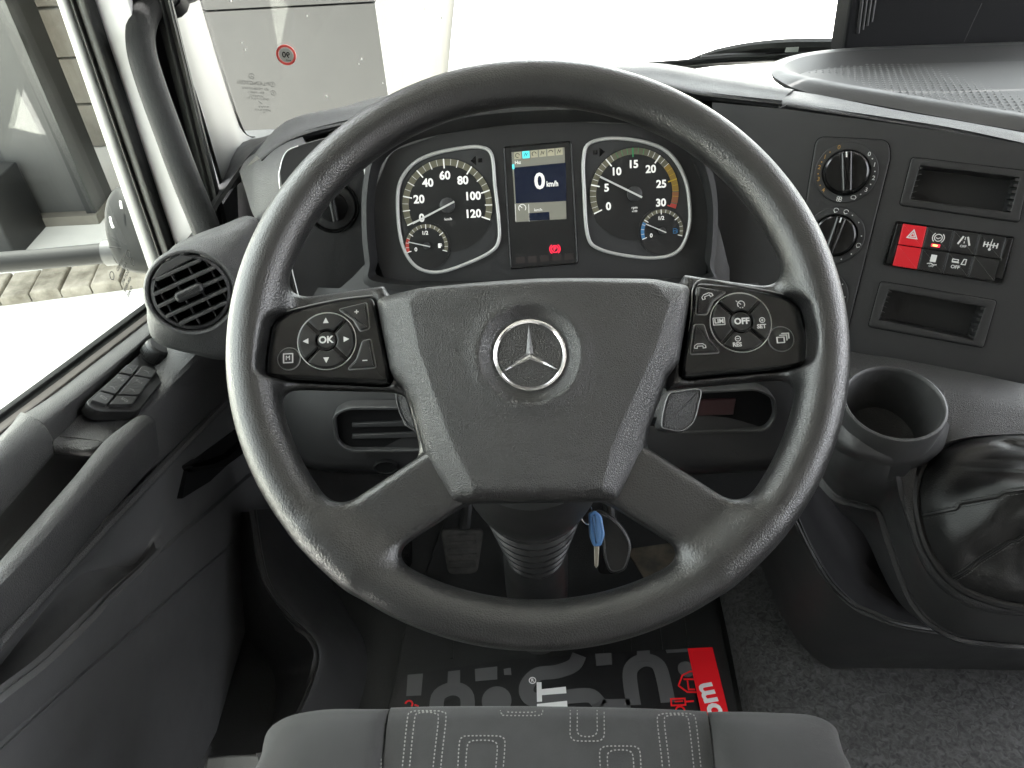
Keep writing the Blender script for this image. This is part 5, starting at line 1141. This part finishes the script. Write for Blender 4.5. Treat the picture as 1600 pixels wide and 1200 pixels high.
def swq(a, b, n=2):
    return [a, b]
LT, LB = [(196, 571), (143, 625)], [(217, 574), (170, 634)]   # left column: upper edge pair, its right edge
def col(L0, L1, R1, R0, k, n=4):
    def ip(a, b, s): return (a[0] + (b[0] - a[0]) * s, a[1] + (b[1] - a[1]) * s)
    return [ip(L0, L1, k / n), ip(R0, R1, k / n), ip(R0, R1, (k + 1) / n), ip(L0, L1, (k + 1) / n)]
for L0, L1, R1, R0 in (((198, 569), (142, 624), (168, 632), (220, 571)), ((222, 571), (170, 632), (208, 631), (247, 578))):
    for k in range(4):
        q = sp_(col(L0, L1, R1, R0, k), .006); o = inset(q, .0005)
        s_ = part('window_switch', prism(roundpoly(o, .0024, 3), -.001, .0066 if k % 2 == 0 else .0054, .0008, 2), M_SWI, wsw)
        cc = np.mean(np.array(q), axis=0); z = .0067 if k % 2 == 0 else .0055
        part('symbol', line2([(cc[0] - .003, cc[1] - .0015), (cc[0] - .003, cc[1] + .0018), (cc[0] + .003, cc[1] + .0018), (cc[0] + .003, cc[1] - .0015)] if k % 2 else [(cc[0] - .003, cc[1] - .001), (cc[0], cc[1] + .0016), (cc[0] + .003, cc[1] - .001)], .0006, z - .001, z + .0002, k % 2 == 1), M_GREYPRINT, s_, smooth=False)
c = sp_([(235, 562)])[0]
kb = part('mirror_knob', shift(lathe([(.014, .0), (.014, .004), (.0150, .005), (.0155, .018), (.0148, .0215), (.0125, .0235), (.0001, .0238)], 40), *c), M_SOFT, wsw)
g = G()
for k in range(36): a = 2 * math.pi * k / 36; g.add(shift(box((.0153, 0, .0115), (.0012, .0011, .012)), c[0], c[1], 0, a))
part('knurling', g.get(), M_SOFT, kb)

# ================================================================== air vent pod
FV = facing(299, 457, .80, 22, 24, 11)
FVP = flat(W(300, 500, .84))
vent = thing('air_vent', 'round grey air vent with tilted slats at the left end of the dash', 'air vent', FV)
RV = .0405
VO = cr([FV.px(x, y, -.03)[:2] for x, y in ((420, 440), (412, 385), (396, 343), (345, 358), (300, 374), (264, 392), (242, 422), (231, 470), (231, 508), (246, 536), (296, 552), (360, 562), (415, 530))], 6)
VO = np.array(VO)
def vloop(r, mix, w):
    out = []
    for p in VO:
        a = math.atan2(p[1], p[0]); c = np.array([r * math.cos(a), r * math.sin(a)]); q = c + (p - c) * mix; out.append((q[0], q[1], w))
    return out
v_, f_ = rings([vloop(RV - .001, 0, -.02), vloop(RV, 0, -.001), vloop(RV + .0012, 0, .0016), vloop(RV + .0032, 0, .002), vloop(RV + .0045, .02, .0006), vloop(RV + .006, .12, -.004), vloop(RV + .006, .35, -.010), vloop(RV + .006, .7, -.016), vloop(RV + .006, 1.0, -.03), vloop(RV + .006, 1.05, -.05), vloop(RV + .006, 1.05, -.13)], False, False)
part('vent_housing', (v_, f_), M_GREY, vent)
part('vent_throat', cup(circ(0, 0, RV - .0015, 40), -.004, -.05, .004), M_DARK, vent)
part('barrel_rim', lathe([(RV - .0015, -.006), (RV - .002, .000), (RV - .005, .001), (RV - .0056, -.006)], 48, cap=False), M_SOFT, vent)
M_SLAT = mat('vent slat', (.032, .032, .032), .5, var=.05)
for k in range(5):
    y = (k - 2) * .0125 + .001; hw = math.sqrt(max((RV - .005) ** 2 - y * y, 1e-6))
    part('slat', prism(rect(-hw, y - .0019, hw, y + .0019, .001, 2), -.012, .0008 + .003 * (1 - (y / RV) ** 2), .0008), M_SLAT, vent)
for k in range(4):
    x = (k - 1.5) * .0185; hh = math.sqrt(max((RV - .005) ** 2 - x * x, 1e-6))
    part('upright_vane', prism(rect(x - .0006, -hh, x + .0006, hh, .0003, 2), -.024, -.005, .0003), M_SLAT, vent)
part('thumb_tab', prism(rect(-.0165, -.0045, .0135, .0065, .0045, 4), -.004, .0085, .0035, 4), M_SOFT, vent)
part('upper_blank', prism(roundpoly([(-.030, .0265), (.020, .0300), (.010, RV - .002), (-.012, RV - .003)], .003), -.006, .0015, .001), M_SLAT, vent)

# ================================================================== side footwell trim by the door
FKK = flat(W(470, 1040, 1.05))
kk = thing('kick_panel', 'dark curved side trim between the door and the footwell', 'side trim', FKK)
part('trim', localise(sheet(grid3(rows(
    [(340, 800, 1.30), (356, 900, 1.25), (372, 980, 1.22), (392, 1040, 1.2), (400, 1090, 1.18), (380, 1180, 1.15)],
    [(388, 800, 1.14), (404, 908, 1.10), (440, 966, 1.08), (479, 1006, 1.06), (484, 1042, 1.05), (452, 1120, 1.03)],
    [(394, 798, 1.12), (412, 904, 1.085), (448, 960, 1.065), (488, 1002, 1.045), (494, 1042, 1.035), (464, 1120, 1.01)],
    [(404, 796, 1.125), (424, 900, 1.09), (462, 954, 1.07), (502, 996, 1.05), (510, 1040, 1.04), (484, 1120, 1.02)],
    [(500, 790, 1.36), (520, 890, 1.30), (550, 950, 1.25), (580, 1000, 1.21), (590, 1050, 1.17), (590, 1130, 1.12)]), 5, 5), .006), FKK), M_LOWER, kk)

# ================================================================== door window frame, pillar, grab handle
YD = 1.03
def yr(pts, y): return [W(a, b, y=y) for a, b in pts]
FDF = flat(W(250, 380, y=YD))
pil = thing('door_frame', 'white door pillar with black rubber seals beside the side window', 'door frame', FDF)
def bars(name, L, m, d=.02, par=None, obj=None, F_=None):
    # L: cross-profile of (px at top, px at bottom, y plane); top row py=-120, lower row given
    R = [[W(tx, ty, y=y), W(bx, by, y=y)] for (tx, ty, bx, by, y) in L]
    R = [[a, a + (b - a) * .33, a + (b - a) * .66, b] for a, b in R]
    return part(name, localise(sheet(grid3(R, 3, 3), .006), F_ or FDF), m, obj or pil)
M_WPAINT = mat('white paint', (.5, .505, .51), .5)
bars('outer_strip', [(44, -130, 246, 460, 1.05), (50, -130, 249, 455, 1.04), (58, -130, 256, 445, 1.04), (64, -130, 262, 440, 1.045)], mat('grey strip', (.14, .145, .145), .45))
bars('rubber_seal', [(62, -130, 258, 442, 1.05), (66, -130, 262, 438, 1.035), (74, -130, 266, 434, 1.04), (80, -130, 270, 430, 1.03), (90, -130, 275, 424, 1.03), (98, -130, 280, 420, 1.045), (106, -130, 284, 414, 1.05)], M_RUBBER)
bars('white_pillar', [(100, -130, 280, 420, 1.06), (106, -130, 284, 416, 1.052), (132, -130, 300, 405, 1.054), (160, -130, 318, 396, 1.058), (168, -130, 324, 393, 1.08)], M_WPAINT)
bars('rear_seal', [(205, -130, 338, 390, 1.10), (216, -130, 343, 380, 1.085), (224, -130, 349, 372, 1.09), (230, -130, 353, 366, 1.085), (238, -130, 358, 360, 1.10)], M_RUBBER)
bars('pillar_return', [(150, -130, 312, 400, 1.075), (180, -130, 326, 396, 1.12), (215, -130, 342, 384, 1.11)], M_DARK)
FAP = flat(W(350, 250, y=1.25))
ap_ = thing('windscreen_pillar', 'grey windscreen pillar trim with a dotted black glass border', 'pillar', FAP)
M_PIL = mat('pillar trim grey', (.065, .065, .063), .6, grain=(900, .15, 'fine'))
R = rows()
R = [[W(a, b, y=y) for a, b, y in r] for r in (
    [(214, -130, 1.12), (265, 20, 1.12), (308, 150, 1.12), (338, 250, 1.12), (352, 300, 1.12)],
    [(236, -130, 1.16), (284, 20, 1.16), (326, 150, 1.16), (352, 245, 1.16), (370, 290, 1.16)],
    [(262, -130, 1.25), (304, 15, 1.25), (346, 150, 1.25), (370, 220, 1.25), (398, 262, 1.25)],
    [(272, -130, 1.31), (312, 12, 1.31), (353, 146, 1.31), (377, 208, 1.31), (408, 224, 1.31)],
    [(275, -130, 1.33), (315, 10, 1.33), (355, 144, 1.33), (380, 206, 1.33), (412, 219, 1.33)])]
part('trim', localise(sheet(grid3(R, 5, 5), .006), FAP), M_PIL, ap_)
R = [[W(a, b, y=1.335) for a, b in r] for r in ([(270, -130), (306, 0), (350, 140), (375, 206), (384, 215)], [(286, -130), (318, 0), (360, 140), (383, 204), (400, 213)])]
M_FRIT = mat('glass frit', (.02, .02, .02), .4)
fr_ = G()
top_, bot_ = [np.array(p) for p in R[0]], [np.array(p) for p in R[1]]
D_ = np.array(cr(R[1], 60, False)); I_ = np.array(cr(R[0], 60, False))
for k in range(0, len(D_)):
    for s, r in ((.95, .0009), (.80, .0012), (.66, .0014)):
        if (k + int(s * 10)) % 2: continue
        p = FAP.loc(I_[k] + (D_[k] - I_[k]) * s + np.array([0, -.003, 0])); fr_.add(([(p[0] + r * math.cos(t), p[1], p[2] + r * math.sin(t)) for t in (0, 1.05, 2.1, 3.14, 4.2, 5.25)], [(0, 1, 2, 3, 4, 5)]))
part('dotted_border', fr_.get(), M_FRIT, ap_, smooth=False, kind='stuff')
FGH = flat(W(225, 60, .99))
gh = thing('grab_handle', 'thick black grab handle curving up beside the white door pillar', 'grab handle', FGH)
part('bar', localise(tube([W(*p) for p in ((330, -60, 1.08), (300, -22, 1.05), (262, -10, 1.02), (234, 10, .995), (221, 42, .985), (221, 78, .98), (234, 126, .98), (262, 204, .98), (292, 284, .98), (320, 352, .985), (345, 420, .99))], .0178, 16, 5), FGH), mat('handle black', .013, .65, spec=.2, grain=(620, .45, 'leather')), gh)
part('mount', localise(tube([W(274, 8, 1.04), W(262, -6, 1.02)], .020, 12, 1), FGH), M_DARK, gh)
# ================================================================== glass
FWS = flat((0.55, 1.345, 1.62))
ws = thing('windscreen', 'clear windscreen above the dash with a round sticker in its lower corner', 'windscreen', FWS)
part('glass', box((0, 0, .45), (2.1, .005, 1.02)), M_GLASS, ws, smooth=False)
def wsx(px, py): return FWS.loc(W(px, py, y=1.338))
p = wsx(447, 86); FST = Frame(W(447, 86, y=1.340), (1, 0, 0), (0, 0, 1))
def lab(geo, name, m, par): 
    v = [FWS.loc(FST.o + FST.u * a + FST.v * b + FST.w * c) for a, b, c in geo[0]]; return part(name, (v, geo[1]), m, par, smooth=False)
stk = lab(prism(circ(0, 0, .0120, 32), -.0006, .0004), 'speed_sticker', mat('sticker white', (.4, .39, .36), .6), ws)
lab(ringplate(circ(0, 0, .0162, 40), circ(0, 0, .0125, 40), -.0006, .0006), 'sticker_ring', mat('sticker red', (.6, .06, .05), .6), stk)
lab(text('90', .013, 0, 0, .0006, mirror=True, rot=-.15, bold=.0002), 'sticker_text', M_DARK, stk); lab(text('km/h', .0042, .002, -.0085, .0006, mirror=True, rot=-.15), 'sticker_text', M_DARK, stk)
g = G()
def wtext(s, px, py, size, rot=-.12):
    a, b, _ = FST.px(px, py); g.add(text(s, size, a, b, .0006, mirror=True, rot=rot))
q = FST.px(393, 119); g.add(arc2(q, .0045, 0, 360, .0007, .0002, .0008, 20))
for k in range(3): a = math.pi / 2 + k * 2.0944; g.add(bar2(q, (q[0] + .0045 * math.cos(a), q[1] + .0045 * math.sin(a)), .0006, .0002, .0008))
for s, x, y, sz in (('PILKINGTON', 396, 130, .0092), ('AS1 M2508 DOT402', 399, 138.5, .0052), ('43R - 010215', 400, 144.5, .0052), ('LAMINATED', 401, 150, .0045), ('MADE IN POLAND', 404, 154.5, .0045), ('CE 07 2021', 412, 167, .0042), ('SAFETY GLASS', 411, 172, .0042), ('30', 413, 176, .004)): wtext(s, x, y, sz)
for x, y in ((426, 132), (427, 145)): q = FST.px(x, y); g.add(arc2(q, .0040, 0, 360, .0006, .0002, .0008, 18)); g.add(text('E', .0045, q[0], q[1], .0006, mirror=True))
q = FST.px(407, 160); g.add(prism([(q[0] - .003, q[1] + .003), (q[0] + .003, q[1] - .003), (q[0] - .001, q[1] - .001)], .0002, .0008))
lab(g.get(), 'etched_print', mat('etched grey', (.02, .02, .018), .6), ws)
for x, y, r in ((361, 1.5, .0012), (480, 25, .0010), (565, 92, .0014), (561, 100, .001), (510, 151, .0016), (690, 28, .0012), (663, 14, .001), (598, 130, .001), (383, 78, .0012), (378, 67, .0008)):
    a, b, _ = FST.px(x, y); lab(prism(circ(a, b, r, 8, r * 1.5), -.0003, .0003), 'dirt_speck', mat('speck', (.85, .85, .8), .8) if 'speck' not in D.materials else D.materials['speck'], ws)
FSG = flat((-.535, .6, 1.68))
sg = thing('side_window', 'driver side window glass above the door', 'window', FSG)
part('glass', box((0, 0, .4), (.004, .92, .96)), M_GLASS_SIDE, sg, smooth=False)
FSL = Frame(W(195, 432, x=-.532), (0, 1, 0), (0, 0, 1)); g = G()
for k in range(5): g.add(text(('TEMPERED', 'AS2 M308', 'DOT 402', '43R-0035', 'GLASS')[k], .0075, .004 - .002 * k, .020 - k * .0105, .0005, mirror=True, rot=0.15))
for x, y in ((.030, .018), (.032, .004), (-.03, .02)): g.add(arc2((x, y), .0055, 0, 360, .0009, .0002, .0008, 16))
v, f = g.get(); part('etched_print', ([FSG.loc(FSL.o + FSL.u * a + FSL.v * b + FSL.w * c) for a, b, c in v], f), D.materials['etched grey'], sg, smooth=False)
# ================================================================== wiper, mirror, bar outside the window
FWI = flat(W(1150, 84, y=1.40))
wi = thing('wiper', 'black windscreen wiper resting along the foot of the windscreen', 'wiper', FWI)
def wy(pts, y): return [FWI.loc(W(a, b, y=y)) for a, b in pts]
part('wiper_arm', tube(wy([(1090, 92), (1130, 82), (1180, 74), (1240, 71), (1330, 71)], 1.405), [.006, .009, .010, .012, .012], 8, 4), M_SOFT, wi)
part('wiper_blade', tube(wy([(985, 104), (1060, 99), (1130, 93), (1200, 90), (1260, 86)], 1.385), .006, 8, 3), M_RUBBER, wi)
part('blade_holder', tube(wy([(1095, 92), (1150, 88), (1195, 88)], 1.39), .006, 8, 3), M_COL, wi)
part('wiper_cowl', localise(sheet(np.array([[W(1060, 98, y=1.42), W(1120, 76, y=1.42), W(1200, 66, y=1.42), W(1345, 62, y=1.42)], [W(1060, 102, y=1.40), W(1120, 99, y=1.40), W(1200, 96, y=1.40), W(1345, 92, y=1.40)]]), .01), FWI), M_SOFT, wi)
part('washer_nozzle', box(wy([(1237, 77)], 1.395)[0], (.022, .006, .008)), M_WHITE, wi)
FMI = flat(W(195, 350, 1.5))
mi_ = thing('wing_mirror', 'grey wing mirror housing outside the side window', 'wing mirror', FMI)
mo_ = cr([FMI.loc(W(x, y, 1.5)) for x, y in ((163, 330), (172, 302), (190, 290), (226, 300), (250, 330), (262, 400), (262, 428), (236, 430), (200, 424), (180, 408), (166, 370))], 5)
mp = np.array(mo_); ctr = mp.mean(0); dv = (CAM - W(200, 350, 1.5)); dv = dv / np.linalg.norm(dv)
L = [[tuple(ctr + (p - ctr) * s + dv * h) for p in mp] for s, h in ((.7, -.10), (.95, -.08), (1.0, -.03), (.98, .0), (.9, .02), (.6, .03), (.2, .033))]
part('housing', rings(L), mat('mirror grey', (.0085, .0086, .0085), .6, spec=.12), mi_, angle=0)
a, b = FMI.loc(W(171, 386, 1.475)), FMI.loc(W(240, 394, 1.475)); part('housing_seam', tube([a, b], .0016, 6, 1), M_DARK, mi_)
for P in (((188, 314), (190, 326)), ((172, 339), (174, 349), (177, 356))): part('scuff', tube([FMI.loc(W(x, y, 1.464)) for x, y in P], .0022, 6, 2), mat('scuff', (.45, .45, .45), .7) if 'scuff' not in D.materials else D.materials['scuff'], mi_)
FBR = flat(W(60, 405, 1.55))
br = thing('mirror_bar', 'dark horizontal bar outside the window behind the wing mirror', 'bar', FBR)
part('bar', localise(tube([W(-80, 416, 1.56), W(60, 405, 1.56), W(190, 393, 1.56)], .021, 14, 4), FBR), mat('bar dark', (.008, .0081, .0083), .6, spec=.12), br)
part('clamp', localise(tube([W(166, 395, 1.56), W(185, 393.5, 1.56)], .027, 14, 1), FBR), M_SOFT, br)
# ================================================================== yard outside
M_GROUND = noise_mat('pale concrete yard', (.50, .485, .455), (.63, .615, .58), .9, .85, .1)
gd = part('ground', ([(-60, -40, 0), (60, -40, 0), (60, 120, 0), (-60, 120, 0)], [(0, 1, 2, 3)]), M_GROUND, smooth=False); struct(gd)
# grey clad building whose corner stands before the windscreen
x1 = W(585, 0, y=2.9)[0]; FBD = flat((-1.2, 2.9, 0))
bd_ = thing('clad_building', 'grey clad building corner seen through the windscreen', 'building', FBD)
M_CLAD = noise_mat('grey cladding', (.027, .0265, .0248), (.032, .0315, .0295), 3, .6, .05)
M_SIDE = noise_mat('cream render', (.06, .055, .043), (.08, .073, .058), 2.2, .85, .05)
zs = W(450, 11, y=2.9)[2]
part('wall_panel', box((x1 / 2 - .65 + 1.2, .03, zs / 2 - .0015), (x1 + 1.3, .06, zs - .003)), M_CLAD, bd_, smooth=False)
part('wall_panel', box((x1 / 2 - .65 + 1.2, .03, zs + 1.0), (x1 + 1.3, .06, 2.0 - .008)), M_CLAD, bd_, smooth=False)
part('side_wall', box((x1 + 1.2 - .06, 4.5, 1.9), (.10, 8.86, 3.8)), M_SIDE, bd_, smooth=False)
part('rear_core', box((x1 / 2 - .65 + 1.19, .10, 1.9), (x1 + 1.24, .07, 3.8)), M_CLAD, bd_, smooth=False)
# columns, door frames and kerb seen through the side window
M_COLG = noise_mat('grey column paint', (.042, .042, .0405), (.052, .052, .050), 2, .7, .05)
M_STONE = noise_mat('cream stone', (.10, .088, .072), (.18, .165, .14), 1.6, .9, .2)
def wl_(px, py): return W(px, py, z=0.0)
pb = wl_(100, 345); FC1 = flat((pb[0], pb[1], 0))
c1 = thing('entrance_column', 'square grey column with a dark edge beyond the side window', 'column', FC1)
part('shaft', box((0, .12, 2.0), (.36, .24, 4.0)), M_COLG, c1, smooth=False)
part('dark_edge', box((.21, .10, 2.0), (.055, .28, 4.0)), mat('dark frame metal', (.012, .0125, .013), .4), c1, smooth=False)
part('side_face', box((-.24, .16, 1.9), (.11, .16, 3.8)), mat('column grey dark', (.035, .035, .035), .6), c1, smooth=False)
part('foot', box((.0, .10, .03), (.5, .34, .06)), M_STONE, c1, smooth=False)
p2 = wl_(160, 322); FEN = flat((p2[0] + .2, p2[1] + .5, 0))
en = thing('entrance_wall', 'cream stone wall with a dark framed doorway behind the grey column', 'wall', FEN)
part('wall_core', box((-.75, .64, 1.8), (4.0, .2, 3.6)), mat('mortar', (.12, .11, .09), .9), en, smooth=False)
for r_ in range(11):
    for k in range(7):
        x0 = -2.6 + k * .56 + (.28 if r_ % 2 else 0); part('stone_block', shift(prism(rect(x0 + .008, r_ * .32 + .008, x0 + .552, r_ * .32 + .312, .01), 0, .10 + .012 * random.random(), .008), 0, 0, 0), M_STONE, en).matrix_basis = Matrix.Translation((0, .58, 0)) @ Matrix.Rotation(math.pi / 2, 4, 'X')
part('door_post', box((-.02, .42, 1.6), (.10, .10, 3.2)), D.materials['dark frame metal'], en, smooth=False)
part('door_sill', box((-.0, .42, .25), (.5, .12, .3)), D.materials['dark frame metal'], en, smooth=False)
part('shade_canopy', box((-1.2, -.35, 3.3), (4.4, 2.2, .1)), M_COLG, en, smooth=False)  # unseen slab added to keep the sun off the column
pr_ = W(2, 28, y=p2[1] + .45); part('red_awning', box((pr_[0] - FEN.o[0] - .15, -.06, pr_[2] + .02), (.42, .3, .26)), mat('red awning', (.5, .05, .05), .6), en, smooth=False)
p3 = wl_(20, 385); FPB = flat((p3[0], p3[1], 0))
pbx = thing('dark_planter', 'low dark block at the far left foot of the grey column', 'block', FPB)
part('block', prism(rect(-.4, -.15, .10, .25, .02), 0, .42, .01), D.materials['dark frame metal'], pbx)
p4 = wl_(42, 352); FBO = flat((p4[0], p4[1], 0))
bol = thing('bollard', 'short black bollard standing before the grey column', 'bollard', FBO)
part('post', shift(lathe([(.05, 0), (.05, .30), (.03, .33), (.0001, .335)], 16)), M_SOFT, bol)
M_KERB = noise_mat('mottled kerb stone', (.12, .105, .08), (.32, .29, .24), 7, .9, .12)
pk = wl_(110, 448); FKB = flat((pk[0], pk[1], 0))
kb_ = thing('kerb', 'row of cream kerb stones on the bright yard', 'kerb', FKB)
a, b = wl_(-80, 470) - FKB.o, wl_(245, 428) - FKB.o; d = b - a; n = 7
for k in range(n):
    p, q = a + d * (k / n + .004), a + d * ((k + 1) / n - .004); s = np.cross((0, 0, 1), d); s = s / np.linalg.norm(s) * .13; h = .05 + .015 * random.random()
    part('kerb_stone', prism([p[:2] - s[:2] * (1 + .1 * random.random()), q[:2] - s[:2], q[:2] + s[:2], p[:2] + s[:2]], 0, h, .015), M_KERB, kb_)
